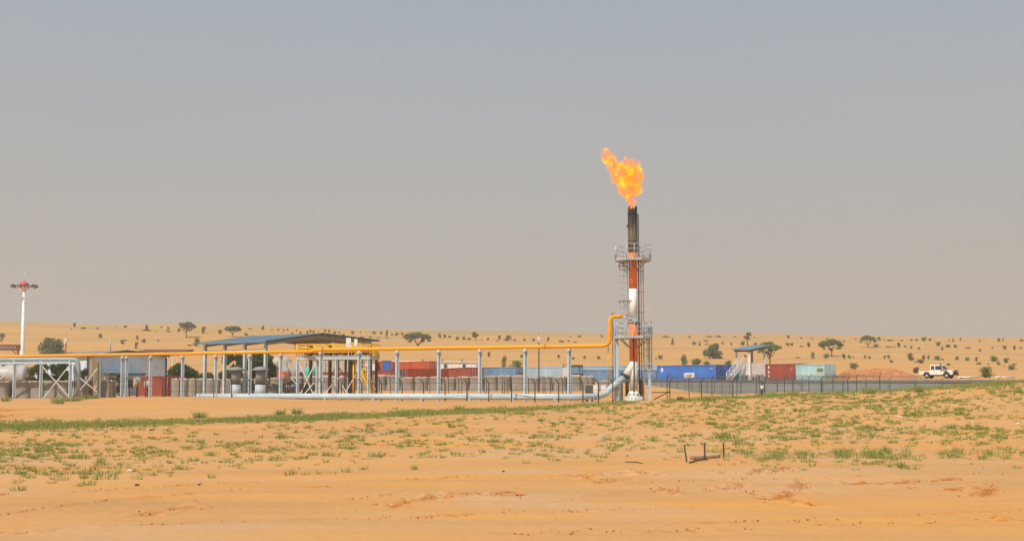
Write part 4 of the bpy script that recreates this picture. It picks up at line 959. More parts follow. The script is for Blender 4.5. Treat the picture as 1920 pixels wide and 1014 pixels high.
# ------------------------------------------------------------------ blue-roofed equipment shed
def gable_shed(name, label, cat, A, u, L, v, G, zA, zR, lR, zB, roofm, fasciam, posts=None, wall=None, over=.7, thick=.16, fh=.02):
    """A: near eave corner on the ground; u: unit vector along the ridge, L its length; v: unit vector across the gable, G its span"""
    A = Vector(A); u = Vector(u); v = Vector(v); t_ = thing(name, label, cat, A)
    P = lambda a, c, z: Vector((A.x, A.y, 0)) + u * a + v * c + Vector((0, 0, z))
    sA = (zR - zA) / lR; sB = (zR - zB) / (G - lR)
    for c0, z0, nm in ((-over, zA - over * sA, 'roof'), (G + over, zB - over * sB, 'roof')):
        b = MB(A)
        b.prism([P(-over, c0, z0), P(L + over, c0, z0), P(L + over, lR, zR), P(-over, lR, zR)], (0, 0, thick)); b.build('roof', M[roofm], t_)
    b = MB(A)
    for a0 in (-over - .05, L + over):
        b.prism([P(a0, -over, zA - over * sA - fh), P(a0, lR, zR - fh), P(a0, G + over, zB - over * sB - fh), P(a0, G + over, zB - over * sB + .19), P(a0, lR, zR + .19), P(a0, -over, zA - over * sA + .19)], u * .05)
    b.build('fascia', M[fasciam], t_)
    return t_, P
A = at(497, 737, 160); A = Vector((A.x, 160, gz(A.x, 160)))
u = (-.783, .622, 0); v = (.622, .783, 0)
sh, P = gable_shed('equipment_shed', 'open steel shed with long low blue sheet roof over the vents and pumps', 'shed', A, u, 10.6, v, 17.0, 6.58, 7.66, 8.1, 7.15, 'blueroof', 'bluetrim', over=.75)
# roof ribs, purlins, rafters, posts
b = MB(A)
for a in np.arange(0, 10.7, 3.53):
    b.bar(P(a, 0, 6.38), P(a, 8.1, 7.42), .16, .38); b.bar(P(a, 8.1, 7.42), P(a, 17.0, 6.95), .16, .38)
b.build('rafter', M['soffit'], sh)
b = MB(A)
for c in np.arange(.2, 16.9, 1.2):
    z = 6.49 + c / 8.1 * 1.08 if c < 8.1 else 7.57 - (c - 8.1) / 8.9 * .51
    b.bar(P(-.7, c, z), P(11.3, c, z), .09, .10)
b.build('purlin', M['galv'], sh)
for a in (0, 3.53, 7.07, 10.6):
    for c, zt, mk in ((0, 6.35, 'steel'), (17.0, 6.9, 'brownsteel')):
        b = MB(A); p = P(a, c, 0); g0 = gz(p.x, p.y); ax = (Vector(v), Vector(u), Vector((0, 0, 1)))
        for s_ in (-.15, .15): b.box(p + Vector(v) * s_ + Vector((0, 0, (g0 + zt) / 2)), (.035, .29, zt - g0), ax=ax)
        b.box(p + Vector((0, 0, (g0 + zt) / 2)), (.265, .04, zt - g0), ax=ax); b.build('post', M[mk], sh)
b = MB(A); b.bar(P(0, 0, 5.6), P(10.6, 0, 5.6), .18, .32); b.build('crane_beam', M['whitewall'], sh)
b = MB(A)
for c in (4.2, 5.0, 7.0, 7.6): b.tube([P(-.3, c, 5.6 if c < 6 else 5.2), P(-.3, c, 6.9)], .035, 5)
b.tube([P(-.3, 3.6, 5.6), P(-.3, 8.2, 5.6)], .06, 6); b.build('hanger', M['darkred'], sh)
b = MB(A)
for c in np.arange(.3, 6.8, .45): b.bar(P(-.72, c, 6.75 + c / 8.1 * 1.08), P(11.3, c, 6.75 + c / 8.1 * 1.08), .05, .06)
b.build('roof_rib', M['blueroof'], sh)
# mushroom vents
for px, D, lab in ((442, 161, 'left grey green mushroom topped vent cylinder under the shed'), (488, 158, 'right grey green mushroom topped vent cylinder at the shed corner')):
    X = xat(px, D); z0 = gz(X, D); c = thing('vent_cylinder', lab, 'vent', (X, D, z0), 0, 'mushroom vents under the shed')
    b = MB(); b.lathe([(.60, -.1), (.60, 1.45), (.55, 1.47)], 24); b.build('lower_drum', M['steel'], c)
    b = MB(); b.lathe([(.63, 1.45), (.63, 1.56)], 24); b.build('band', M['darksteel'], c)
    b = MB(); b.lathe([(.54, 1.56), (.54, 3.1)], 24); b.build('upper_drum', M['greygreen'], c)
    b = MB(); b.lathe([(.45, 2.98), (.98, 3.02), (.93, 3.15), (.6, 3.36), (.15, 3.46)], 28); b.build('cap', M['greygreen'], c)
# pumps and blocks in the shade
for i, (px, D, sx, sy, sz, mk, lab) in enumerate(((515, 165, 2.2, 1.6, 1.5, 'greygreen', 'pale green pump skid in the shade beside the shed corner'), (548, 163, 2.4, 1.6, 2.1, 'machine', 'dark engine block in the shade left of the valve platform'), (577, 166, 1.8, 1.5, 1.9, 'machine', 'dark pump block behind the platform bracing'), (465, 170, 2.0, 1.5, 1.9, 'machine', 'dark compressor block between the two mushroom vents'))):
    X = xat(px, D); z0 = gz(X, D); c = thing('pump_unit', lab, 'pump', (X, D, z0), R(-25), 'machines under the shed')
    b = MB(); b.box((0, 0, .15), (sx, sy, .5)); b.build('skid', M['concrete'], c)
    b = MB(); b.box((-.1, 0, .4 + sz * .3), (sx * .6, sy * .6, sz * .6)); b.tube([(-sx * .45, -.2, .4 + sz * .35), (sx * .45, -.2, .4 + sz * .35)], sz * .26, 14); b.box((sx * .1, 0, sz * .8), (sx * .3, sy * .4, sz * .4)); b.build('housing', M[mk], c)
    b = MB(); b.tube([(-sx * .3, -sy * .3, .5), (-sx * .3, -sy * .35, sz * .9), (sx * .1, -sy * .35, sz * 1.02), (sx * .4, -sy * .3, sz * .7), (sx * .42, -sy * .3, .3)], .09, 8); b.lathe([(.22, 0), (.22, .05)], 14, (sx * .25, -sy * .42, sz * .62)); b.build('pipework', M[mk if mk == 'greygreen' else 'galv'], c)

# ------------------------------------------------------------------ valve platform
Q0 = at(557.5, 737, 149); Q0 = Vector((Q0.x, 149, gz(Q0.x, 149))); qx = Vector((.985, -.17, 0)); qy = Vector((.17, .985, 0)); zd = 4.45
vp = thing('valve_platform', 'braced steel platform with yellow handrails, valves and yellow stair', 'platform', Q0)
QP = lambda a, c, z: Vector((Q0.x, Q0.y, 0)) + qx * a + qy * c + Vector((0, 0, z))
b = MB(Q0)
for c in (0, 3.6): b.bar(QP(-.15, c, zd), QP(7.9, c, zd), .22, .34)
for a in (0, 2.2, 4.4, 6, 7.8): b.bar(QP(a, .11, zd), QP(a, 3.49, zd), .18, .30)
b.build('deck_beam', M['paleblue'], vp)
b = MB(Q0); b.prism([QP(-.2, -.15, zd + .175), QP(8.0, -.15, zd + .175), QP(8.0, 3.75, zd + .175), QP(-.2, 3.75, zd + .175)], (0, 0, .05)); b.build('deck', M['galv'], vp)
for a, c, mk in ((0, 0, 'steel'), (2.15, 0, 'steel'), (4.25, 0, 'steel'), (7.75, 0, 'steel'), (.3, 3.6, 'brownsteel'), (3.3, 3.6, 'brownsteel'), (4.8, 3.6, 'brownsteel'), (5.4, 2.2, 'brownsteel'), (7.6, 3.6, 'brownsteel')):
    b = MB(Q0); p = QP(a, c, 0); g0 = gz(p.x, p.y) - .2; ax = (qx, qy, Vector((0, 0, 1))); zc = (g0 + zd - .17) / 2; hh = zd - .17 - g0
    ax = (Vector((.8, .6, 0)), Vector((-.6, .8, 0)), Vector((0, 0, 1)))
    for s_ in (-.11, .11): b.box(p + ax[0] * s_ + Vector((0, 0, zc)), (.03, .22, hh), ax=ax)
    b.box(p + Vector((0, 0, zc)), (.19, .035, hh), ax=ax); b.build('column', M[mk], vp)
for (a0, z0), (a1, z1), c in (((.1, 4.1), (2.05, .1), -.06), ((.1, .1), (2.05, 4.1), -.10), ((.3, .1), (1.9, 1.9), -.16), ((2.6, .1), (4.2, 2.2), -.06), ((4.4, 2.4), (5.8, .2), -.06), ((4.6, .2), (6.4, 3.2), .9)):
    b = MB(Q0); b.bar(QP(a0, c, z0), QP(a1, c, z1), .08); b.build('cross_brace', M['whitepaint'], vp)
for a0, a1 in ((3.3, 2.6), (3.3, 4.0)): b = MB(Q0); b.bar(QP(a0, 3.5, 3.8), QP(a1, 3.5, 2.7), .09); b.build('cross_brace', M['brownsteel'], vp)
b = MB(Q0)
for (a0, c0), (a1, c1) in (((-.1, -.1), (7.9, -.1)), ((7.9, -.1), (7.9, 3.6)), ((7.9, 3.6), (-.1, 3.6)), ((-.1, 3.6), (-.1, -.1))):
    L = math.hypot(a1 - a0, c1 - c0); n = max(2, round(L / .95))
    for k in range(n): f_ = k / n; b.tube([QP(a0 + (a1 - a0) * f_, c0 + (c1 - c0) * f_, zd + .2), QP(a0 + (a1 - a0) * f_, c0 + (c1 - c0) * f_, zd + 1.45)], .048, 6)
    for z in (.62, 1.05, 1.45): b.tube([QP(a0, c0, zd + z), QP(a1, c1, zd + z)], .048, 6)
b.build('handrail', M['yellowrail'], vp)
b = MB(Q0)
for c, z, r in ((1.2, .55, .12), (2.2, .7, .15), (3.0, .5, .10)): b.tube([QP(.3, c, zd + z), QP(7.2, c, zd + z)], r, 8)
b.build('header_pipe', M['darkred'], vp)
for i, a in enumerate((.9, 1.8, 2.6, 3.2, 3.9, 4.7, 5.3, 6.1, 6.9)):
    c = .8 + .5 * (i % 3); b = MB(Q0); b.tube([QP(a, c, zd + .25), QP(a, c, zd + 1.05)], .09, 8); b.tube([QP(a, c - .02, zd + .78), QP(a, c + .16, zd + .78)], .20, 12); b.tube([QP(a - .22, c, zd + .52), QP(a + .22, c, zd + .52)], .16, 10); b.lathe([(.2, zd + 1.02), (.2, zd + 1.07)], 12, QP(a, c, 0)); b.build('valve', M['machine' if i % 2 else 'darkred'], vp)
for a in (5.55, 6.35): b = MB(Q0); b.box(QP(a, -.02, zd + 1.6), (.50 if a < 6 else .34, .25, 1.0 if a < 6 else .8)); b.box(QP(a, .02, zd + .7), (.08, .08, 1.0)); b.build('instrument_box', M['whitepaint'], vp)
b = MB(Q0); s0 = QP(6.1, .9, zd); s1 = QP(9.1 - 1.0, -.1 + 1.1, .3)
st = [s0 + qy * k for k in (-.4, .4)], [s1 + qy * k for k in (-.4, .4)]
for k in (0, 1): b.bar(st[0][k], st[1][k], .06, .22)
for i in range(1, 15): f_ = i / 15; b.box((st[0][0].lerp(st[1][0], f_) + st[0][1].lerp(st[1][1], f_)) / 2, (.26, .78, .03), ax=(qx, qy, Vector((0, 0, 1))))
for k in (0, 1):
    for hz in (.5, 1.0): b.tube([st[0][k] + Vector((0, 0, hz)), st[1][k] + Vector((0, 0, hz))], .035, 6)
    for i in range(6): f_ = i / 5; p = st[0][k].lerp(st[1][k], f_); b.tube([p, p + Vector((0, 0, 1))], .03, 6)
b.build('stair', M['yellowrail'], vp)
b = MB(Q0); b.tube([QP(6.0, .4, .2), QP(6.0, .4, zd - .2)], .09, 8); b.tube([QP(6.9, .6, .2), QP(6.9, .6, zd - .2)], .07, 8); b.build('standpipe', M['yellowrail'], vp)
b = MB(Q0); b.tube([QP(4.9, 1.2, .2), QP(4.9, 1.2, zd - .2)], .13, 8); b.tube([QP(5.7, 1.6, .2), QP(5.7, 1.6, zd - .2)], .16, 8); b.build('standpipe', M['brownsteel'], vp)

# ------------------------------------------------------------------ pipe rack at the left edge
RD = 150.5
rk = thing('pipe_rack', 'pale blue braced pipe rack ending in a bend at the left edge', 'pipe rack', (xat(76, RD), RD, gz(xat(76, RD), RD)))
RP = lambda px, py, d=0: at(px, py, RD + d)
b = MB(rk.location); b.bar(RP(-90, 681), RP(133, 679.2), .30, .24); b.build('beam', M['paleblue'], rk)
b = MB(rk.location); b.bar(RP(-90, 677, 1.6), RP(133, 676, 1.6), .30, .24)
for px in (-60, 26, 76, 131): b.bar(RP(px, 678.5, .15), RP(px, 677, 1.5), .2, .2)
b.build('beam', M['steel'], rk)
b = MB(rk.location)
pp = [RP(-90, 674.5, .8), RP(128, 674, .8)] + arc(RP(136, 674, .8), RP(146.5, 674, .8), RP(147, 686, .8), 6) + [RP(147, 750, .8)]
b.tube(pp, .24, 14); b.build('pipe', M['rackpipe'], rk)
for px, d in ((-40, 0), (26, 0), (76, 0), (131, 0), (139, 1.6), (26, 1.6), (131, 1.6)):
    p = RP(px, 740, d); g0 = gz(p.x, p.y) - .2; zt = RP(px, 682.5, d).z; b = MB(rk.location)
    ax = (Vector((.8, .6, 0)), Vector((-.6, .8, 0)), Vector((0, 0, 1)))
    for s_ in (-.12, .12): b.box(p.xy.to_3d() + ax[0] * s_ + Vector((0, 0, (g0 + zt) / 2)), (.03, .23, zt - g0), ax=ax)
    b.box((p.x, p.y, (g0 + zt) / 2), (.21, .035, zt - g0), ax=ax); b.build('post', M['steel'], rk)
for p, q in ((RP(24, 688), RP(-2, 712)), (RP(79, 686), RP(129, 743)), (RP(129, 686), RP(80, 748)), (RP(183, 690, 1), RP(150, 731, .6)), (RP(150, 708, .6), RP(183, 735, 1))): b = MB(rk.location); b.bar(p, q, .10); b.build('brace', M['whitewall'], rk)
b = MB(rk.location); p = RP(186, 740, 1); g0 = gz(p.x, p.y) - .2; zt = RP(186, 677).z
for s_ in (-.17, .17): b.box((p.x + s_, p.y, (g0 + zt) / 2), (.035, .32, zt - g0))
b.box((p.x, p.y, (g0 + zt) / 2), (.305, .04, zt - g0)); b.build('post', M['greygreen'], rk)
p = RP(172, 747, 2.5); gp_ = thing('standpipe', 'rust yellow standpipe with valve behind the steel rack corner', 'pipe', (p.x, p.y, gz(p.x, p.y))); b = MB(gp_.location); b.tube([RP(172, 676, 2.5), RP(172, 750, 2.5)], .17, 10); b.tube([RP(172, 676, 2.5), RP(181, 676, 2.5), RP(181, 750, 2.5)], .09, 8); b.build('pipe', M['ochre'], gp_); b = MB(gp_.location); b.box(RP(180, 725, 2.2), (.3, .3, .35)); b.build('valve', M['yellowrail'], gp_)
# silver tank
TD = 172; tc_ = at(12, 704, TD)
tk = thing('storage_tank', 'silver horizontal storage tank with domed end at the left edge', 'tank', (tc_.x, TD, gz(tc_.x, TD)))
zc = at(12, 704.5, TD).z; xr = xat(53, TD); b = MB(tk.location)
b.tube([(xr - 12, TD, zc), (xr - .5, TD, zc), (xr - .3, TD, zc), (xr - .12, TD, zc), (xr, TD, zc)], [1.33, 1.33, 1.25, .9, .3], 28); b.build('shell', M['silver'], tk)
b = MB(tk.location)
for x_ in (xr - 9, xr - 2.2): b.box((x_, TD, (gz(x_, TD) + zc - 1.0) / 2), (.35, 2.0, zc - 1.0 - gz(x_, TD)))
b.build('saddle', M['concrete'], tk)
b = MB(tk.location); b.tube([(xr - 1.2, TD, zc), (xr - 1.1, TD, zc)], 1.36, 28); b.tube([(xr - 3, TD - .5, zc + 1.2), (xr - 3, TD - .5, zc + 1.7)], .22, 12); b.build('fitting', M['galv'], tk)
p = at(-10, 745, 166); hd = thing('shade_hood', 'dark arched hood over the silver tank behind the rack', 'hood', (p.x, p.y, gz(p.x, p.y)))
b = MB(hd.location); z_ = at(0, 686, 166).z
b.bar(Vector((xat(-90, 175.5), 175.5, z_ + .1)), Vector((xat(36, 175.5), 175.5, z_ + .1)), 1.2, .4); b.build('canopy', M['machine'], hd)
b = MB(hd.location)
for px in (-60, 35): X = xat(px, 175.6); b = MB(hd.location); b.box((X, 175.6, (gz(X, 175.6) + z_) / 2), (.1, .1, z_ - gz(X, 175.6))); b.build('post', M['darksteel'], hd)


# ------------------------------------------------------------------ pale blue warehouse
A = at(163, 737, 180); A = Vector((A.x, 180, gz(A.x, 180))); u = (-.714, .7, 0); v = (.7, .714, 0)
wh, P = gable_shed('warehouse', 'pale blue clad warehouse with shallow blue roof and blue porch', 'warehouse', A, u, 14, v, 11.45, 5.4, 6.19, 5.3, 5.67, 'blueroof', 'bluetrim', over=.35, thick=.12, fh=.10)
def clad(p, q, zt0, zt1, zb_=-.3, step=.28):
    n = max(2, int((q - p).length / step)); d = (q - p).normalized(); nn = Vector((d.y, -d.x, 0)); vs = []; f_ = []
    for i in range(n + 1):
        x_ = p.lerp(q, i / n) + nn * (.03 if i % 2 else -.03); vs += [Vector((x_.x, x_.y, zb_)), Vector((x_.x, x_.y, zt0 + (zt1 - zt0) * i / n))]
    for i in range(n): f_.append((2 * i, 2 * i + 2, 2 * i + 3, 2 * i + 1))
    return vs, f_
b = MB(A)
for p, q, z0, z1 in ((P(0, 0, 0), P(0, 5.3, 0), 5.35, 6.14), (P(0, 5.3, 0), P(0, 11.45, 0), 6.14, 5.62), (P(14, 0, 0), P(0, 0, 0), 5.35, 5.35), (P(0, 11.45, 0), P(14, 11.45, 0), 5.62, 5.62), (P(14, 11.45, 0), P(14, 0, 0), 5.5, 5.3)):
    b.add(*clad(p, q, z0, z1))
b.build('wall', M['bluewall'], wh)
for c, z in ((0, 5.2), (11.45, 5.45)): b = MB(A); b.box(P(0, c, z / 2) , (.22, .22, z)); b.build('corner_trim', M['bluetrim'], wh)
# porch in front of the gable
po = MB(A); nrm = Vector((.714, -.7, 0))
pc0, pc1 = 1.8, 7.1; b = MB(A); a0 = P(0, pc0, 3.55); a1 = P(0, pc1, 3.55)
b.prism([a0 + nrm * .05, a1 + nrm * .05, a1 + nrm * 2.2 - Vector((0, 0, .3)), a0 + nrm * 2.2 - Vector((0, 0, .3))], (0, 0, .12)); pr = b.build('porch_roof', M['blueroof'], wh)
b = MB(A)
for a in (a0 + Vector(v) * .3, (a0 + a1) / 2, a1 - Vector(v) * .3):
    p = a + nrm * 2.05; b.box((p.x, p.y, 1.55), (.13, .13, 3.4))
b.bar(a0 + nrm * 2.15 - Vector((0, 0, .38)), a1 + nrm * 2.15 - Vector((0, 0, .38)), .1, .22); b.build('porch_post', M['bluetrim'], wh)
b = MB(A); p = P(0, 3.3, 1.55) + nrm * .12; b.box(p, (.1, 1.9, 2.9), rz=math.atan2(-.7, .714)); d_ = b.build('door', M['whitepaint'], wh)
b = MB(A); b.box(p + nrm * .08 + Vector((0, 0, .2)), (.03, .7, 2.0), rz=math.atan2(-.7, .714)); b.build('pane', M['glass'], d_)
b = MB(A); b.box(P(0, 5.8, 2.0) + nrm * .1, (.08, 1.5, 1.1), rz=math.atan2(-.7, .714)); w_ = b.build('window', M['soffit'], wh)
b = MB(A); b.box(P(0, 5.8, 2.0) + nrm * .16, (.02, 1.3, .9), rz=math.atan2(-.7, .714)); b.build('pane', M['glass'], w_)
b = MB(A); b.tube([P(1.5, 4.0, 5.7), P(1.5, 4.0, 7.9)], .09, 8); b.build('flue', M['galv'], wh)
# drums on the bank in front of the red container
for px, py, r_, lab in ((257, 716, .55, 'beige drum lying against the red container below the warehouse'), (277, 720, .42, 'small tan drum with dark mouth beside the pipe support')):
    D = 164; p = at(px, py, D); c = thing('drum', lab, 'drum', (p.x, p.y, gz(p.x, p.y)), 0, 'drums before the warehouse'); b = MB(c.location)
    b.tube([p + Vector((-.35, -.15, 0)), p + Vector((.35, .15, 0))], r_, 18); b.build('shell', M['tent'], c); b = MB(c.location); b.tube([p + Vector((.35, .15, 0)), p + Vector((.38, .16, 0))], r_ * .8, 16); b.build('mouth', M['rubber'], c)
    b = MB(c.location); b.box((p.x, p.y, (gz(p.x, p.y) + p.z - r_) / 2), (.15, .15, max(.1, p.z - r_ - gz(p.x, p.y)))); b.build('stand', M['darksteel'], c)
# open shelter with dark red roof behind the warehouse
D = 228; p = at(310, 737, D); rs = thing('open_shelter', 'long open shelter with dark red roof behind the warehouse', 'shelter', (p.x, D, gz(p.x, D)))
z_ = at(310, 660, D).z; x0, x1 = xat(262, D), xat(354, D); b = MB(rs.location); b.prism([(x0, D - 3, z_ - .25), (x1, D - 3, z_ - .25), (x1, D + 3, z_ + .25), (x0, D + 3, z_ + .25)], (0, 0, .3)); b.build('roof', M['redroof'], rs)
b = MB(rs.location)
for k in range(10): X = x0 + (x1 - x0) * (k + .3) / 10; b.box((X, D - 2.6, (gz(X, D) + z_) / 2 - .2), (.14, .14, z_ - gz(X, D)))
b.build('post', M['whitewall'], rs)
# far pale fence
D = 272; f0, f1 = xat(500, D), xat(700, D); p = Vector(((f0 + f1) / 2, D, gz((f0 + f1) / 2, D))); pf = thing('pale_fence', 'pale ribbed fence far behind the shed and valve platform', 'fence', p)
b = MB(p); b.add(*clad(Vector((f0, D, 0)), Vector((f1, D, 0)), at(600, 679, D).z, at(600, 677, D).z, gz(f0, D) - 1, .5)); b.build('panel', M['tent'], pf)
for k in range(12):
    b = MB(p); X = f0 + (f1 - f0) * k / 11; b.box((X, D - .12, (gz(X, D) + at(600, 677, D).z) / 2), (.12, .12, at(600, 677, D).z - gz(X, D))); b.build('post', M['galv'], pf)
def dome(name, label, cat, px, py_top, py_bot, wpx, D, m):
    p = at(px, py_bot, D); h = at(px, py_top, D).z - p.z; r = wpx * D / F / 2; c = thing(name, label, cat, (p.x, D, p.z))
    b = MB(); b.lathe([(r, -1.5), (r, h * .15), (r * .93, h * .5), (r * .7, h * .8), (r * .35, h * .96), (.05, h)], 24); b.build('cover', M[m], c)
    b = MB(); b.lathe([(r * 1.02, h * .12), (r * 1.02, h * .17)], 24); b.build('hem', M['galv'], c)
dome('covered_tank', 'teal domed tank cover seen through the platform bracing', 'tank', 582, 687, 698, 27, 245, 'teal')
dome('canvas_tent', 'cream canvas tent behind the shed gable', 'tent', 528, 667, 684, 40, 276, 'tent')
for px in (519, 537, 553): dome('covered_tank', f'grey round tank behind the orange skip, {dict(zip((519,537,553),("left","middle","right")))[px]} of three', 'tank', px, 688, 697, 14, 246, 'soffit')
D = 226; p = at(519, 700, D); sk = thing('orange_skip', 'low bright orange skip behind the bastions near the shed corner', 'skip', (p.x, D, gz(p.x, D)))
b = MB(sk.location); zt = at(519, 697, D).z; w2 = 17 * D / F; b.prism([(p.x - w2, D - 1, zt), (p.x + w2, D - 1, zt), (p.x + w2 * .85, D - 1, zt - 2.2), (p.x - w2 * .85, D - 1, zt - 2.2)], (0, 2.2, 0)); b.build('hull', M['orangetarp'], sk)
b = MB(sk.location); b.bar((p.x - w2, D - 1.05, zt), (p.x + w2, D - 1.05, zt), .12, .14); b.build('rim', M['orangetarp'], sk)

# ------------------------------------------------------------------ shipping containers
def container(px, D, ztop_py, L, phi, col, label, mirror=False, H=2.59, endcol=None, roofcol=None, text=None):
    """px, D: the near vertical corner; the long side runs back to the left (or right if mirror)"""
    W_ = 2.44; X = xat(px, D); zt = at(px, ztop_py, D).z; c = thing('shipping_container', label, 'container', (X, D, zt - H), phi if mirror else -phi, 'shipping containers')
    s = 1 if mirror else -1; m_ = M['c_' + col]; x0, x1 = (0, L) if mirror else (-L, 0)
    b = MB()
    for x in (x0 + .08, x1 - .08):
        for y in (.08, W_ - .08): b.box((x, y, H / 2), (.16, .16, H))
    for y in (.07, W_ - .07):
        for z in (.08, H - .07): b.box(((x0 + x1) / 2, y, z), (L - .32, .13, .14))
    for x in (x0 + .07, x1 - .07):
        for z in (.08, H - .07): b.box((x, W_ / 2, z), (.12, W_ - .32, .14))
    b.build('frame', m_, c)
    def corr(p, q, nrm, z0, z1, step=.278):
        n = int((q - p).length / step); vs = []; f_ = []; k = 0
        for i in range(n):
            for fr, dp in ((0, 0), (.3, 0), (.5, -.045), (.8, -.045)):
                a = p.lerp(q, (i + fr) / n) + nrm * dp; vs += [Vector((a.x, a.y, z0)), Vector((a.x, a.y, z1))]; k += 1
        vs += [Vector((q.x, q.y, z0)), Vector((q.x, q.y, z1))]; k += 1
        for i in range(k - 1): f_.append((2 * i, 2 * i + 2, 2 * i + 3, 2 * i + 1))
        return vs, f_
    for y, nn in ((.05, Vector((0, -1, 0))), (W_ - .05, Vector((0, 1, 0)))):
        b = MB(); b.add(*corr(Vector((x0 + .16, y, 0)), Vector((x1 - .16, y, 0)), nn, .15, H - .14)); b.build('side_panel', m_, c)
    b = MB(); b.box(((x0 + x1) / 2, W_ / 2, H - .05), (L - .3, W_ - .3, .06))
    for k in range(int(L / .6)): b.box((x0 + .4 + k * .6, W_ / 2, H - .01), (.3, W_ - .4, .03))
    b.build('roof', M['c_' + (roofcol or col)], c)
    b = MB(); xe = x0 if not mirror else x1; b.add(*corr(Vector((xe - s * -.0 + (.05 if not mirror else -.05), .16, 0)), Vector((xe + (.05 if not mirror else -.05), W_ - .16, 0)), Vector((-1 if not mirror else 1, 0, 0)), .15, H - .14)); b.build('end_panel', m_, c)
    xd = x1 - .05 if not mirror else x0 + .05; dirx = 1 if not mirror else -1
    for k in (0, 1):
        yc = W_ * (.27 if k == 0 else .73); b = MB(); b.box((xd, yc, H / 2), (.05, 1.04, H - .30))
        for z in (.45, 1.05, 1.65, 2.2): b.box((xd + dirx * .03, yc, z), (.03, .96, .10))
        d_ = b.build('door', M['c_' + (endcol or col)], c)
        b = MB()
        for dy in (-.27, .27): b.tube([(xd + dirx * .07, yc + dy, .2), (xd + dirx * .07, yc + dy, H - .2)], .024, 6)
        b.build('locking_bar', M['galv'] if (endcol or col) != 'deepblue' else M['c_deepblue'], d_)
    def mark(txt, x, z, size, m='marking', up=False):
        t_ = text_mesh(txt, size); t_.materials.append(M[m]); o = link('lettering', t_, c); o.location = (x, .035, z); o.rotation_euler = (math.pi / 2, R(90) if up else 0, 0); return o
    def panel(x, z, w_, h_, m='marking', nm='panel'):
        b = MB(); b.box((x, .03, z), (w_, .02, h_)); return b.build(nm, M[m], c)
    return c, mark, panel
# right group
c, mark, panel = container(1342.5, 214, 683, 12.19, R(49), 'blue', 'long bright blue container with white logo panel right of the flare stack', endcol='deepblue')  # end doors painted darker than the sides, as a face in shade
panel(-5.4, .98, 2.15, .82); o = mark('tex', -5.4, 1.0, .72, 'darkmark'); o.location.y = .015; panel(-11.1, 1.9, .45, .62)
mark('TGHU', -1.0, 1.95, .28)
X = xat(1390, 228); 
container(1366, 221, 683.5, 6.06, R(50), 'deepblue', 'container end in shade-darkened blue right against the long blue container')  # same blue paint, with the shade of its end put into the colour
container(1391, 236, 683, 12.19, R(50), 'green', 'sea green container hidden behind the blue ones and the platform stair')
c, mark, panel = container(1492, 229, 681.3, 6.06, R(47.5), 'red', 'rust red container right of the roofed platform, with white lettering', roofcol='grey')
for z, w_, h_ in ((2.05, .28, .48), (1.35, .42, .2), (1.15, .36, .16), (.6, .34, .3)):
    b = MB(); b.prism([(-5.35 - w_ / 2, .02, z - h_ / 2), (-5.35 + w_ / 3, .02, z - h_ / 2), (-5.35 + w_ / 2, .02, z + h_ / 2), (-5.35 - w_ / 3, .02, z + h_ / 2)], (0, .03, 0)); b.build('emblem', M['marking'], c)
mark('TRLU', -.75, 1.75, .26, up=True); mark('22 G1', -1.1, 1.55, .2, up=True)
c, mark, panel = container(1546.5, 213, 682, 6.06, R(57), 'teal', 'pale teal container with white lettering and grey green doors at right end', endcol='teal')
mark('CHINA SHIPPING', -3.1, 1.12, .72); mark('CCLU', -5.6, 1.6, .4, up=True); panel(-.95, 1.68, 1.25, .5, 'olivemark')
container(1497, 236, 680.3, 12.19, R(60), 'grey', 'grey roofed container peeping out behind the rust red one')
container(1232, 240, 684.5, 12.19, R(20), 'palesteel', 'pale grey blue container seen between the ladder and long blue container')
# middle group
container(1150, 247, 685.5, 12.19, R(15), 'palesteel', 'pale steel blue container behind the right end of the bastions')
container(1158, 238, 692.5, 6.06, R(15), 'slate', 'lower slate blue container in front of the pale steel one')
container(1230, 232, 693.0, 6.06, R(12), 'slate', 'low slate container behind the stack ladder')
container(1054, 243, 687.0, 12.19, R(28), 'palesteel', 'light blue container left of the dark cabin')
c, mark, panel = container(967, 241, 687.5, 12.19, R(35), 'slate', 'blue grey container between the red one and the light blue one')
c, mark, panel = container(882.5, 240, 688.3, 12.19, R(63), 'red', 'red container with white slanted emblem left of the blue grey one')
b = MB(); b.prism([(-11.3, .02, .8), (-10.6, .02, .8), (-9.6, .02, 2.1), (-10.3, .02, 2.1)], (0, .03, 0)); b.build('emblem', M['marking'], c); mark('MAGU', -9.9, .45, .5)
container(763.5, 231, 690.2, 12.19, R(59), 'orange', 'orange container in the front row with dark brown doors at its left end', mirror=True, endcol='dark')
c, mark, panel = container(733, 239, 693, 12.19, R(62), 'maroon', 'maroon container left of the dark brown doors')
mark('Y', -1.2, 1.3, 1.4)
container(805, 262, 676.6, 12.19, R(46), 'orange', 'orange container in the back row above the others')
container(716, 268, 677.0, 6.06, R(60), 'orange', 'short orange container left of the bright blue door in the back row')
D = 262; p = at(724.5, 700, D); bd = thing('blue_kiosk', 'bright blue kiosk box between the two back row orange containers', 'kiosk', (p.x, D, at(724, 704, D).z)); b = MB(); b.box((0, .6, 1.35), (1.5, 1.2, 2.7)); b.build('box_body', M['bluedoor'], bd); b = MB(); b.box((.1, -.03, 1.3), (1.0, .05, 2.3)); b.build('door', M['bluedoor'], bd); b = MB(); b.box((0, .6, 2.74), (1.65, 1.35, .07)); b.build('roof', M['bluetrim'], bd)
container(672, 245, 697, 12.19, R(25), 'maroon', 'dull red container behind the right half of the valve platform')
container(556, 247, 697, 12.19, R(25), 'maroon', 'dull red container behind the shed gable corner')
container(308, 170, 704.0, 6.06, R(45), 'red', 'dark red container standing in front of the warehouse')
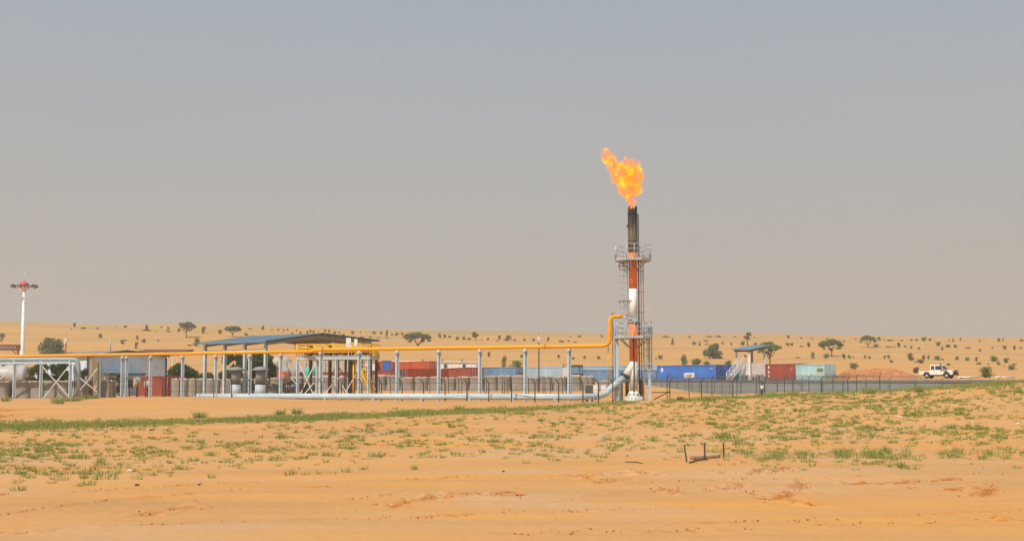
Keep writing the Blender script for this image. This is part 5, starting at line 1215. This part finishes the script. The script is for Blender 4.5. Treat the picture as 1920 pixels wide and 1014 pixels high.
# white cabins
D = 286; x0, x1 = xat(727, D), xat(893, D); zt = at(800, 677.5, D).z; z0 = gz(x0, D); wc = thing('white_cabin', 'long white ribbed site cabin with dark windows behind the orange containers', 'cabin', ((x0 + x1) / 2, D, z0))
b = MB(wc.location)
b.add(*clad(Vector((x0, D, 0)), Vector((x1, D, 0)), zt, zt, z0 - 1, .4)); b.add(*clad(Vector((x1, D, 0)), Vector((x1, D + 4, 0)), zt, zt, z0 - 1, .4)); b.add(*clad(Vector((x0, D + 4, 0)), Vector((x0, D, 0)), zt, zt, z0 - 1, .4)); b.build('wall', M['whitepaint'], wc)
b = MB(wc.location); b.prism([(x0 - .2, D - .3, zt), (x1 + .2, D - .3, zt - .15), (x1 + .2, D + 4.2, zt - .05), (x0 - .2, D + 4.2, zt + .1)], (0, 0, .16)); b.build('roof', M['whitepaint'], wc)
for px in (811, 835, 870):
    X = xat(px, D); zz = at(px, 686, D).z; b = MB(wc.location); b.box((X, D - .08, zz), (.75 if px > 811 else .5, .1, .9)); w_ = b.build('window', M['galv'], wc); b = MB(wc.location); b.box((X, D - .14, zz), (.5 if px > 811 else .35, .04, .7)); b.build('pane', M['glass'], w_)
b = MB(wc.location)
for px in (792, 829, 866): X = xat(px, D); b.lathe([(.12, zt), (.12, zt + .35), (.2, zt + .37), (.03, zt + .5)], 8, (X, D + 1, 0))
b.build('roof_vent', M['machine'], wc)
D = 268; p = at(694, 690, D); zt = at(694, 680, D).z; wc2 = thing('white_cabin', 'small white cabin right of the valve platform stair', 'cabin', (p.x, D, gz(p.x, D))); b = MB(); h = zt - gz(p.x, D); b.box((0, 1.2, h / 2), (2.6, 2.4, h)); b.build('wall', M['whitepaint'], wc2); b = MB(); b.box((-.3, -.03, h - 1.0), (.8, .06, .8)); b.build('window', M['glass'], wc2); b = MB(); b.box((0, 1.2, h + .06), (2.8, 2.6, .12)); b.build('roof', M['galv'], wc2)
# dark cab
D = 229; p = at(1081, 703, D); dc = thing('operator_cab', 'dark glazed operator cab of a crane behind the bastions', 'crane cab', (p.x, D, gz(p.x, D))); z1 = at(1081, 684.5, D).z - gz(p.x, D); b = MB()
for sx in (-.95, .45, .95):
    for sy in (0, 1.5): b.box((sx, sy, z1 / 2 + .3), (.12, .12, z1 - .6))
b.box((0, .75, z1 - .02), (2.15, 1.75, .14)); b.box((0, .75, .9), (2.1, 1.7, 1.6)); b.build('cab_frame', M['darksteel'], dc)
b = MB(); b.box((0, .75, z1 - .85), (1.8, 1.45, 1.5)); b.build('glazing', M['slateglass'] if 'slateglass' in M else M['c_slate'], dc)
b = MB(); b.box((-1.7, .4, z1 - 1.1), (1.1, 1.2, 1.5)); b.build('engine_hood', M['whitewall'], dc)
b = MB(); b.tube([(-2.1, .2, z1 - 1), (-2.1, .2, z1 + .25)], .07, 8); b.tube([(-1.35, .2, z1 - .6), (-1.35, .2, z1 + .15)], .05, 8); b.box((-1.5, .2, z1 + .08), (.9, .1, .1)); b.build('exhaust', M['darksteel'], dc)
# ------------------------------------------------------------------ roofed platform with stair
D = 203; kx = D / F
def gp(px, py, d=0): return at(px, py, D + d)
c0 = gp(1416, 712); pl = thing('loading_platform', 'white walled raised platform with slanting blue roof and white stair', 'platform', (c0.x, D, gz(c0.x, D)))
b = MB(pl.location); zt, zb0 = gp(1416, 680).z, gp(1416, 702.5).z
xl, xm, xr = gp(1396.5, 690).x, gp(1406, 690).x, gp(1436.5, 690).x
b.prism([(xl, D + .95, zb0), (xm, D, zb0), (xr, D + .9, zb0), (xr - .4, D + 3.6, zb0), (xl, D + 3.4, zb0)], (0, 0, zt - zb0)); b.build('platform_wall', M['whitewall'], pl)
b = MB(pl.location)
for X, dy in ((xl + .15, 1.1), (xm + .1, .3), (xr - .25, 1.2), (xr - .5, 3.2), (xm + 1.2, .7)): b.box((X, D + dy, (zb0 + gz(X, D)) / 2 - .1), (.22, .22, zb0 - gz(X, D) + .2))
b.build('leg', M['whitewall'], pl)
for i in range(5):
    b = MB(pl.location); X = xm + .5 + i * .42; b.tube([(X, D + .2, zb0 - .75), (X, D + .2, zb0 - .25)], .15, 10); b.build('stored_drum', M['machine'], pl) if i < 3 else b.build('stored_drum', M['bluedoor' if i == 4 else 'greygreen'], pl)
for px, d, pt, pb, w_, mk in ((1381, 2.2, 658, 680, .26, 'whitewall'), (1405, -.12, 659, 712, .30, 'whitepaint'), (1410, 2.2, 657, 680, .30, 'soffit'), (1433.5, 1.0, 656, 681, .24, 'steel')):
    p = gp(px, pb, d); z1 = gp(px, pt, d).z; z0 = p.z if pb < 700 else gz(p.x, p.y); b = MB(pl.location); b.box((p.x, p.y, (z0 + z1) / 2), (w_, w_, z1 - z0)); b.build('post', M[mk], pl)
b = MB(pl.location)
r0, r1, r2, r3 = gp(1371, 655.8, 1.6), gp(1404.5, 655.6, -.9), gp(1444, 648.6, .4), gp(1412, 647.6, 4.0)
b.prism([r0, r1, r2, r3], (0, 0, .14)); b.build('roof', M['blueroof'], pl)
b = MB(pl.location)
q0, q1, q2 = r0.lerp(r2, .08), r1.lerp(r3, .10), r2.lerp(r0, .08)
b.bar(q0 - Vector((0, 0, .18)), q1 - Vector((0, 0, .22)), .14, .26); b.bar(q1 - Vector((0, 0, .22)), q2 - Vector((0, 0, .15)), .14, .26); b.build('roof_beam', M['brownsteel'], pl)
b = MB(pl.location); t0, t1 = gp(1391, 680.5, .6), gp(1366.5, 712, -1.0)
wv = Vector((.62, -.78, 0)) * .45
for s_ in (-1, 1): b.bar(t0 + wv * s_, t1 + wv * s_, .10, .26)
for i in range(1, 14): p = t0.lerp(t1, i / 14); b.box(p, (.28, .85, .04), ax=((t1 - t0).cross(Vector((0, 0, 1))).cross(Vector((0, 0, 1))).normalized(), wv.normalized(), Vector((0, 0, 1))))
stair = b.build('stair', M['whitewall'], pl)
b = MB(pl.location)
for s_ in (-1, 1):
    b.tube([t0 + wv * s_ + Vector((0, 0, .95)), t1 + wv * s_ + Vector((0, 0, .95))], .05, 6); b.tube([t0 + wv * s_ + Vector((0, 0, .5)), t1 + wv * s_ + Vector((0, 0, .5))], .04, 6)
    for i in range(5): p = t0.lerp(t1, i / 4) + wv * s_; b.tube([p, p + Vector((0, 0, .95))], .04, 6)
b.build('stair_rail', M['whitepaint'], stair)

# ------------------------------------------------------------------ white pickup
PD = 202; pp = hit(1762, 707, 180); pp = Vector((xat(1761, PD), PD, gz(xat(1761, PD), PD)))
pk = thing('pickup_truck', 'white double cab pickup truck parked on the sand bank', 'pickup', pp + Vector((0, 0, .02)), R(-40))
def archpoly(x0, x1, zlo, top, wheels, r):
    P = [(x0, zlo)]
    for wx in wheels:
        P.append((wx - r, zlo))
        for k in range(1, 10): a = math.pi * (1 - k / 10); P.append((wx + r * math.cos(a), .40 + r * math.sin(a)))
        P.append((wx + r, zlo))
    P += [(x1, zlo)] + top; return P
FW, RW = 1.50, -1.45; r_ = .47
low = archpoly(-2.55, 2.42, .52, [(2.46, .75), (2.42, 1.06), (2.30, 1.13), (1.20, 1.20), (.95, 1.18), (-.95, 1.15), (-.97, 1.08), (-2.55, 1.08)], [RW, FW], r_)
b = MB(); b.prism([(x, -.86, z) for x, z in low], (0, 1.72, 0)); body = b.build('body', M['carwhite'], pk)
b = MB(); b.box((-1.77, 0, 1.10), (1.45, 1.5, .05)); b.build('tray_floor', M['rubber'], pk)
b = MB()
cabp = [(-.95, 1.15), (1.06, 1.19), (.62, 1.86), (.45, 1.94), (-.80, 1.95), (-.92, 1.88)]
n = len(cabp)
vs = [(x, -.84 + max(0, z - 1.15) * .13, z) for x, z in cabp] + [(x, .84 - max(0, z - 1.15) * .13, z) for x, z in cabp]
b.add(vs, [tuple(range(n)), tuple(reversed(range(n, 2 * n)))] + [(i, (i + 1) % n, n + (i + 1) % n, n + i) for i in range(n)]); b.build('cab', M['carwhite'], pk)
for s_ in (-1, 1):
    for pol in ([(-.80, 1.24), (-.28, 1.24), (-.28, 1.78), (-.78, 1.78)], [(-.16, 1.24), (.88, 1.24), (.56, 1.78), (-.16, 1.78)]):
        b = MB(); b.prism([(x, s_ * (.85 - (z - 1.15) * .13), z) for x, z in pol], (0, s_ * .012, 0)); b.build('window', M['glass'], pk)
    b = MB(); b.box((.75, s_ * 1.0, 1.36), (.12, .22, .22)); b.build('mirror', M['rubber'], pk)
    b = MB(); b.tube([(2.40, s_ * .62, .93), (2.47, s_ * .62, .93)], .11, 14); b.build('headlight', M['marking'], pk)
    b = MB(); b.box((2.38, s_ * .80, .93), (.14, .13, .14)); b.build('indicator', M['orangetarp'], pk)
    b = MB()
    for wx in (RW, FW): b.tube([(wx + (r_ + .03) * math.cos(a), s_ * .86, .40 + (r_ + .03) * math.sin(a)) for a in [math.pi * k / 10 for k in range(11)]], .05, 6)
    b.build('wheel_flare', M['rubber'], pk)
    for wx in (RW, FW):
        y0 = s_ * .74; b = MB(); b.tube([(wx, y0 - .11, .40), (wx, y0 - .08, .40), (wx, y0 + .08, .40), (wx, y0 + .11, .40)], [.33, .40, .40, .33], 22); wl = b.build('wheel', M['rubber'], pk)
        b = MB(); b.tube([(wx, y0 + s_ * .10, .40), (wx, y0 + s_ * .125, .40)], [.20, .15], 16); b.build('rim', M['silver'], wl)
b = MB(); b.prism([(1.065, -.70, 1.24), (1.065, .70, 1.24), (.685, .64, 1.80), (.685, -.64, 1.80)], (.015, 0, .01)); b.build('windscreen', M['glass'], pk)
b = MB(); b.prism([(-.965, -.60, 1.30), (-.965, .60, 1.30), (-.94, .55, 1.80), (-.94, -.55, 1.80)], (-.012, 0, 0)); b.build('rear_window', M['glass'], pk)
b = MB(); b.box((2.46, 0, .93), (.03, 1.0, .26)); b.build('grille', M['rubber'], pk)
b = MB(); b.box((2.52, 0, .58), (.20, 1.74, .26))
for y in (-.55, .55): b.tube([(2.60, y, .5), (2.64, y, 1.12)], .04, 8)
for z in (.8, 1.0, 1.13): b.tube([(2.62, -.62, z), (2.62, .62, z)], .04, 8)
b.build('bull_bar', M['rubber'], pk)
b = MB(); b.tube([(1.25, -.885, 1.06), (.88, -.90, 1.22), (.64, -.84, 1.84), (.62, -.82, 2.02)], .055, 8); b.box((.66, -.82, 2.02), (.18, .13, .13)); b.box((1.4, -.87, 1.03), (.5, .03, .13)); b.build('snorkel', M['rubber'], pk)
b = MB(); b.box((0, 0, .42), (3.9, 1.0, .18)); b.box((-2.58, 0, .55), (.1, 1.5, .14)); b.build('chassis', M['rubber'], pk)
b = MB()
for x in (-1.0, -.22, .92): b.box((x, -.866, .92), (.015, .01, .42))
for x in (-.35, .05): b.box((x, -.87, 1.04), (.14, .02, .03))
b.build('door_seam', M['machine'], pk)
# pipes lying on the bank
for i, (p0, p1, r, lab) in enumerate((((1797, 706.5), (1836, 706), .13, 'white pipe lying on the sand right of the pickup'), ((1866, 706.5), (1902, 706), .12, 'white pipe lying on the sand right of the big green bush'), ((1800, 704.8), (1826, 704.6), .08, 'thin dark pipe lying behind the white one by the pickup'))):
    a = at(*p0, 203); c = at(*p1, 205); a.z = gz(a.x, a.y) + r; c.z = gz(c.x, c.y) + r
    b = MB((a + c) / 2); b.tube([a, c], r, 10); o = b.build('loose_pipe', M['whitepaint'] if i < 2 else M['darksteel']); o.location = (a + c) / 2; tag(o, lab, 'pipe', 'pipes lying on the bank')

# ------------------------------------------------------------------ reddish earth heap
ax, bx_ = xat(1576, 212), xat(1704, 212); n = 130; mm = 60; vs = []; f_ = []
hp = [(1576, 694), (1590, 692), (1605, 692), (1618, 691), (1632, 690), (1645, 688.5), (1655, 688.5), (1668, 690), (1680, 693), (1692, 698), (1704, 705)]
for j in range(mm + 1):
    for i in range(n + 1):
        X = ax + (bx_ - ax) * i / n; tt = j / mm; Y = 203 + 16 * tt; g0 = gz(X, Y); px = 960 + F * X / 212
        hmax = (at(px, float(np.interp(px, [p for p, _ in hp], [q for _, q in hp])), 211).z - gz(X, 211))
        hmax = max(0, hmax); bell = max(0, 1 - abs(tt - .5) * 2) ** .8
        e_ = min(1, i / 4, (n - i) / 4); vs.append((X, Y, g0 - .05 + hmax * bell * e_ * (1 + .9 * float(fbm(np.array([X / 1.3]), np.array([Y / 1.5]), 131, 6)[0]))))
for j in range(mm):
    for i in range(n): a = j * (n + 1) + i; f_.append((a, a + 1, a + n + 2, a + n + 1))
pm = ((ax + bx_) / 2, 211, gz((ax + bx_) / 2, 211)); b = MB(pm); b.add(vs, f_, True); o = b.build('earth_heap', M['earth']); o.location = pm; tag(o, 'long heap of reddish dug earth left of the pickup', 'heap')

# ------------------------------------------------------------------ mast, poles, gantry sign
D = 208; X = xat(39.5, D); z0 = gz(X, D); zt = at(40, 541, D).z
ml = thing('light_mast', 'tall white light mast with ring of floodlights and red dome', 'light mast', (X, D, z0)); b = MB(); H = zt - z0; b.lathe([(.34, -.3), (.34, 1), (.20, H)], 18); b.build('pole', M['whitepaint'], ml)
b = MB(); rr = 1.75
b.tube([(rr * math.cos(a) * .8, rr * math.sin(a) * .8, H + .1) for a in [k / 20 * 6.283 for k in range(21)]], .06, 6)
for k in range(5): a = k / 5 * 6.283; b.bar((0, 0, H + .0), (rr * .8 * math.cos(a), rr * .8 * math.sin(a), H + .08), .09)
b.lathe([(.32, H - .35), (.32, H + .3)], 14); b.build('head_ring', M['whitepaint'], ml)
for k in range(10):
    a = k / 10 * 6.283 + .2; d = Vector((math.cos(a), math.sin(a), 0)); c = d * rr + Vector((0, 0, H + .32)); b = MB(); zz = (d * .5 + Vector((0, 0, -.86))).normalized(); yy = Vector((-d.y, d.x, 0)); b.box(c, (.42, .62, .30), ax=(yy.cross(zz), yy, zz)); fl_ = b.build('floodlight', M['machine'], ml); b = MB(); b.box(c + zz * .16, (.34, .5, .02), ax=(yy.cross(zz), yy, zz)); b.build('lens', M['silver'], fl_)
b = MB(); b.lathe([(.78, H + .42), (.74, H + .6), (.55, H + .85), (.25, H + .98), (.03, H + 1.0)], 20); b.build('dome', M['reddome'], ml)
b = MB(); b.tube([(0, 0, H + .9), (0, 0, H + 2.7)], [.04, .015], 6); b.build('lightning_rod', M['whitepaint'], ml)
D = 206; zt = at(18, 646.5, D).z; zb_ = at(18, 656, D).z; xr = xat(36, D); gs = thing('gantry_sign', 'dark red truss sign board with pale lettering left of the mast', 'sign', (xat(10, D), D, gz(xat(10, D), D)))
b = MB(gs.location); b.box((xr - 4.5, D, (zt + zb_) / 2), (9.0, .12, zt - zb_)); b.build('board', M['redroof'], gs)
b = MB(gs.location); b.box((xr - .42, D + .1, (gz(xr, D) + zt) / 2), (.2, .2, zt - gz(xr, D))); b.bar((xr - .42, D + .1, zb_ - 1.0), (xr - 1.2, D + .1, zb_), .12); b.box((xr - 8.6, D + .1, (gz(xr - 8, D) + zt) / 2), (.2, .2, zt - gz(xr - 8, D))); b.build('post', M['redroof'], gs)
b = MB(gs.location)
for z in (zt, zb_): b.bar((xr - 9, D - .04, z), (xr, D - .04, z), .12)
b.build('board_frame', M['redroof'], gs)
t_ = text_mesh('YARDOCA', .62); t_.materials.append(M['tent']); o = link('lettering', t_, gs); o.location = Vector((xr - 2.0, D - .08, (zt + zb_) / 2)) - gs.location; o.rotation_euler = (math.pi / 2, 0, 0); o.scale = (.95, 1, 1)
for px, D, py, lab, mk, hd_ in ((1010.5, 190, 636, 'thin dark camera pole with white head in front of the dunes', 'postgrey', 1), (121, 178, 639, 'grey pole with white lamp head beside the warehouse roof', 'brownsteel', 1)):
    X = xat(px, D); z0 = gz(X, D); H = at(px, py, D).z - z0; c = thing('camera_pole', lab, 'pole', (X, D, z0)); b = MB(); b.lathe([(.09, -.2), (.085, H)], 10); b.build('pole', M[mk], c); b = MB(); b.box((0, 0, H + .12), (.34, .26, .34)); b.tube([(0, -.1, H - .25), (0, -.34, H - .25)], .11, 10); b.lathe([(.2, H + .3), (.12, H + .42)], 10); b.build('camera_head', M['whitepaint'], c)
    b = MB(); b.tube([(0, 0, H + .3), (0, 0, H + 1.1)], .015, 5); b.build('aerial', M['darksteel'], c)
# ------------------------------------------------------------------ people
def skin_obj(name, chains, mats, parent, sub=2):
    """one continuous surface grown over a skeleton of connected joints"""
    V = []; E_ = []; Rr = []; ix = {}
    for ch in chains:
        prev = None
        for (k, co, r) in ch:
            if k not in ix: ix[k] = len(V); V.append(co); Rr.append(r)
            if prev is not None and (prev, ix[k]) not in E_: E_.append((prev, ix[k]))
            prev = ix[k]
    me = bpy.data.meshes.new(name); me.from_pydata(V, E_, []); o = bpy.data.objects.new(name, me); COL.objects.link(o)
    sm = o.modifiers.new('s', 'SKIN'); sv = me.skin_vertices[0].data
    for i, r in enumerate(Rr): sv[i].radius = (r, r)
    sv[0].use_root = True
    ss = o.modifiers.new('u', 'SUBSURF'); ss.levels = ss.render_levels = sub; sm.use_smooth_shade = True
    me2 = bpy.data.meshes.new_from_object(o.evaluated_get(bpy.context.evaluated_depsgraph_get())); bpy.data.objects.remove(o)
    me2.materials.clear(); me2.materials.append(mats); return link(name, me2, parent)
def person(loc, rz, label, shirt, stoop=0.):
    p = thing('person', label, 'person', loc, rz)
    hz = .92; f = stoop; ch = []; pel = ('pel', (0, 0, hz), .12)
    neck = ('nk', (0, -.05 - f * .3, 1.45 - f * .08), .055); chest = ('cs', (0, -.02 - f * .15, 1.25 - f * .03), .14)
    ch.append([pel, chest, neck, ('h0', (0, -.075 - f * .32, 1.54 - f * .09), .075), ('h1', (0, -.09 - f * .34, 1.64 - f * .1), .095), ('h2', (0, -.08 - f * .34, 1.71 - f * .1), .07)])
    ch.append([('h1', (0, 0, 0), 0), ('nose', (0, -.20 - f * .34, 1.62 - f * .1), .016)])
    for s in (-1, 1):
        sh = (f's{s}', (s * .19, -.03 - f * .18, 1.38 - f * .05), .062); el = (f'e{s}', (s * .26, -.02 - f * .25, 1.10), .045); wr = (f'w{s}', (s * .25, -.12 - f * .3, .86), .030); hd = (f'p{s}', (s * .25, -.14 - f * .3, .78), .036)
        ch.append([chest, sh, el, wr, hd])
        for k, (dx, dy, L) in enumerate(((-.03, .01, .085), (-.01, -.005, .095), (.012, -.005, .09), (.03, .005, .07))):
            a = (s * .25 + dx * .6, -.145 - f * .3 + dy * 2 - .02, .74); ch.append([hd, (f'f{s}{k}', a, .010), (f'g{s}{k}', (a[0], a[1] + .012, a[2] - L * .5), .009), (f'j{s}{k}', (a[0], a[1] + .03, a[2] - L), .008)])
        ch.append([hd, (f't{s}', (s * .25 - s * .045, -.18 - f * .3, .77), .011), (f'u{s}', (s * .25 - s * .05, -.20 - f * .3, .73), .009)])
        ch.append([pel, (f'hp{s}', (s * .09, 0, .88), .095), (f'k{s}', (s * .10, -.02, .48), .062), (f'a{s}', (s * .11, .02, .09), .042), (f'fo{s}', (s * .12, -.06, .04), .042), (f'to{s}', (s * .13, -.17, .03), .034)])
    skin_obj('body', ch, M['skin'], p)
    sc_ = [[('b', (0, 0, hz + .02), .145), ('c', (0, -.02 - f * .15, 1.25 - f * .03), .165), ('n', (0, -.045 - f * .25, 1.40 - f * .07), .10)]]
    for s in (-1, 1): sc_.append([('c', 0, 0), (f's{s}', (s * .19, -.03 - f * .18, 1.38 - f * .05), .082), (f'e{s}', (s * .255, -.02 - f * .24, 1.12), .068)])
    skin_obj('shirt', sc_, shirt, p)
    tr = [[('b', (0, 0, hz + .0), .138), ('b2', (0, 0, hz - .06), .13)]]
    for s in (-1, 1): tr.append([('b2', 0, 0), (f'h{s}', (s * .09, 0, .84), .112), (f'k{s}', (s * .10, -.02, .48), .082), (f'a{s}', (s * .11, .02, .10), .068)])
    skin_obj('trousers', tr, M['trousers'], p)
    b = MB(); b.lathe([(.098, 1.63 - f * .1), (.106, 1.68 - f * .1), (.095, 1.745 - f * .1), (.05, 1.785 - f * .1)], 14, (0, -.07 - f * .34, 0)); b.build('hair', M['hair'], p)
    for s in (-1, 1):
        b = MB(); b.lathe([(.012, 1.64 - f * .1), (.012, 1.66 - f * .1)], 8, (s * .035, -.178 - f * .34, 0)); b.build('eye', M['hair'], p)
        b = MB(); b.box((s * .10, -.08 - f * .34, 1.62 - f * .1), (.025, .05, .065)); b.build('ear', M['skin'], p)
    return p
D = 171; X = xat(1428.5, D); o = person((X, D, max(gz(X, D), at(1428, 747, D).z)), R(115), 'person in white shirt and dark trousers standing before the grey sheet fence', M['shirt'])
D = 150; X = xat(538, D); o = person((X, D, gz(X, D)), R(60), 'person in grey shirt standing behind the gas main under the shed', M['greyshirt'], .5)
# ------------------------------------------------------------------ three sticks, log, litter
for i, (b0, t0, r, lab) in enumerate((((1288, 866), (1283.5, 833), .028, 'leaning dark stick planted at the left end of the log'), ((1322, 862), (1320.8, 829.5), .032, 'upright dark stick planted in front of the log'), ((1357, 859), (1356.5, 829), .030, 'upright dark stick planted at the right end of the log'))):
    g0 = hit(*b0, 30); tp = at(*t0, g0.y); k = MB(g0); n = 7; pts_ = [Vector((g0.x, g0.y, g0.z - .15)).lerp(tp, j / n) + Vector((random.uniform(-.008, .008), 0, 0)) for j in range(n + 1)]
    k.tube(pts_, [r * random.uniform(.85, 1.1) for _ in pts_], 8); o = k.build('stick', M['wood']); o.location = g0; tag(o, lab, 'stick', 'planted sticks')
a = hit(1297, 862, 30); c = hit(1349, 858.5, 30); o0 = (a + c) / 2; k = MB(o0); n = 14
pts_ = [a.lerp(c, j / n) + Vector((0, .05, .055 + .012 * math.sin(j * 1.3))) for j in range(n + 1)]
k.tube(pts_, [.078 + .010 * math.sin(j * 2.1) + random.uniform(-.006, .006) for j in range(n + 1)], 14); k.tube([pts_[-1] + Vector((-.08, 0, .02)), pts_[-1] + Vector((.06, -.02, .13))], [.045, .03], 8)
o = k.build('log', M['log']); o.location = o0; tag(o, 'grey brown log lying on the sand between the three sticks', 'log')
a = hit(1293, 868, 30); c = hit(1326, 862.5, 30); k = MB((a + c) / 2); k.tube([a + Vector((0, 0, .02)), a.lerp(c, .5) + Vector((0, 0, .06)), c + Vector((0, 0, .04))], [.03, .028, .02], 8); o = k.build('stick', M['wood']); o.location = (a + c) / 2; tag(o, 'dark stick lying flat before the log', 'stick')
a = hit(1172, 867, 30); c = hit(1206, 869, 30); k = MB((a + c) / 2); k.tube([a + Vector((0, 0, .03)), a.lerp(c, .6) + Vector((0, 0, .05)), c + Vector((0, 0, .01))], [.015, .022, .012], 7); o = k.build('stick', M['wood']); o.location = (a + c) / 2; tag(o, 'thin dead branch lying on the sand left of the three sticks', 'stick')
def lump(px, py, s, m, name, label, cat, seed):
    p = hit(px, py, 24); bm = bmesh.new(); bmesh.ops.create_icosphere(bm, subdivisions=2, radius=1); g = random.Random(seed)
    for v_ in bm.verts: v_.co = Vector((v_.co.x * s[0], v_.co.y * s[1], max(-.3, v_.co.z) * s[2])) * g.uniform(.7, 1.15)
    me = bpy.data.meshes.new(name); bm.to_mesh(me); bm.free(); me.materials.append(m); o = link(name, me); o.location = p + Vector((0, 0, s[2] * .25)); tag(o, label, cat, None); return o
lump(1127, 819, (.16, .12, .07), M['galv'], 'crumpled_bag', 'crumpled grey bag on the sand below the flare stack', 'litter', 1)
lump(244, 883, (.10, .1, .06), M['pebble'], 'crumpled_bag', 'pale plastic scrap in the grass at lower left', 'litter', 2)
lump(257, 910, (.07, .06, .05), M['wood'], 'stone', 'dark stone on the sand at lower left', 'stone', 3)
lump(373, 909, (.045, .04, .035), M['wood'], 'stone', 'small dark stone right of the bigger one at lower left', 'stone', 4)
lump(284, 807, (.16, .1, .06), M['wood'], 'stone', 'dark clod under the green grass band at left', 'stone', 5)
lump(732, 948, (.06, .05, .03), M['pebble'], 'stone', 'white pebble on the open sand at lower middle', 'stone', 6)
lump(1687, 781, (.2, .1, .06), M['pebble'], 'stone', 'pale stone in the grass below the pickup', 'stone', 7)
lump(1910, 794, (.13, .1, .06), M['pebble'], 'stone', 'white stone in the grass at the right edge', 'stone', 8)
lump(1868, 801, (.12, .1, .06), M['galv'], 'crumpled_bag', 'grey scrap in the grass left of the white stone', 'litter', 9)
lump(944, 884, (.05, .05, .04), M['wood'], 'stone', 'dark stone on the bare sand in the middle', 'stone', 10)
lump(702, 947, (.10, .07, .04), M['earth'], 'clod', 'brown clod left of the white pebble', 'clod', 11)
lump(975, 928, (.12, .08, .05), M['earth'], 'clod', 'brown clod right of the wheel rut in the middle', 'clod', 12)

# ------------------------------------------------------------------ dusty air
b = MB(); b.box((0, 700, 36), (4400, 1640, 84)); hz = b.build('haze', M['sand'])
m = bpy.data.materials.new('dusty_air'); m.use_nodes = True; t = m.node_tree; t.nodes.clear()
out = t.nodes.new('ShaderNodeOutputMaterial'); pv = t.nodes.new('ShaderNodeVolumePrincipled'); pv.inputs['Density'].default_value = .00042; pv.inputs['Color'].default_value = (.86, .87, .87, 1); pv.inputs['Anisotropy'].default_value = .3
t.links.new(pv.outputs[0], out.inputs['Volume']); hz.data.materials.clear(); hz.data.materials.append(m)
tag(hz, 'pale dusty air over the whole desert plain', kind='stuff')
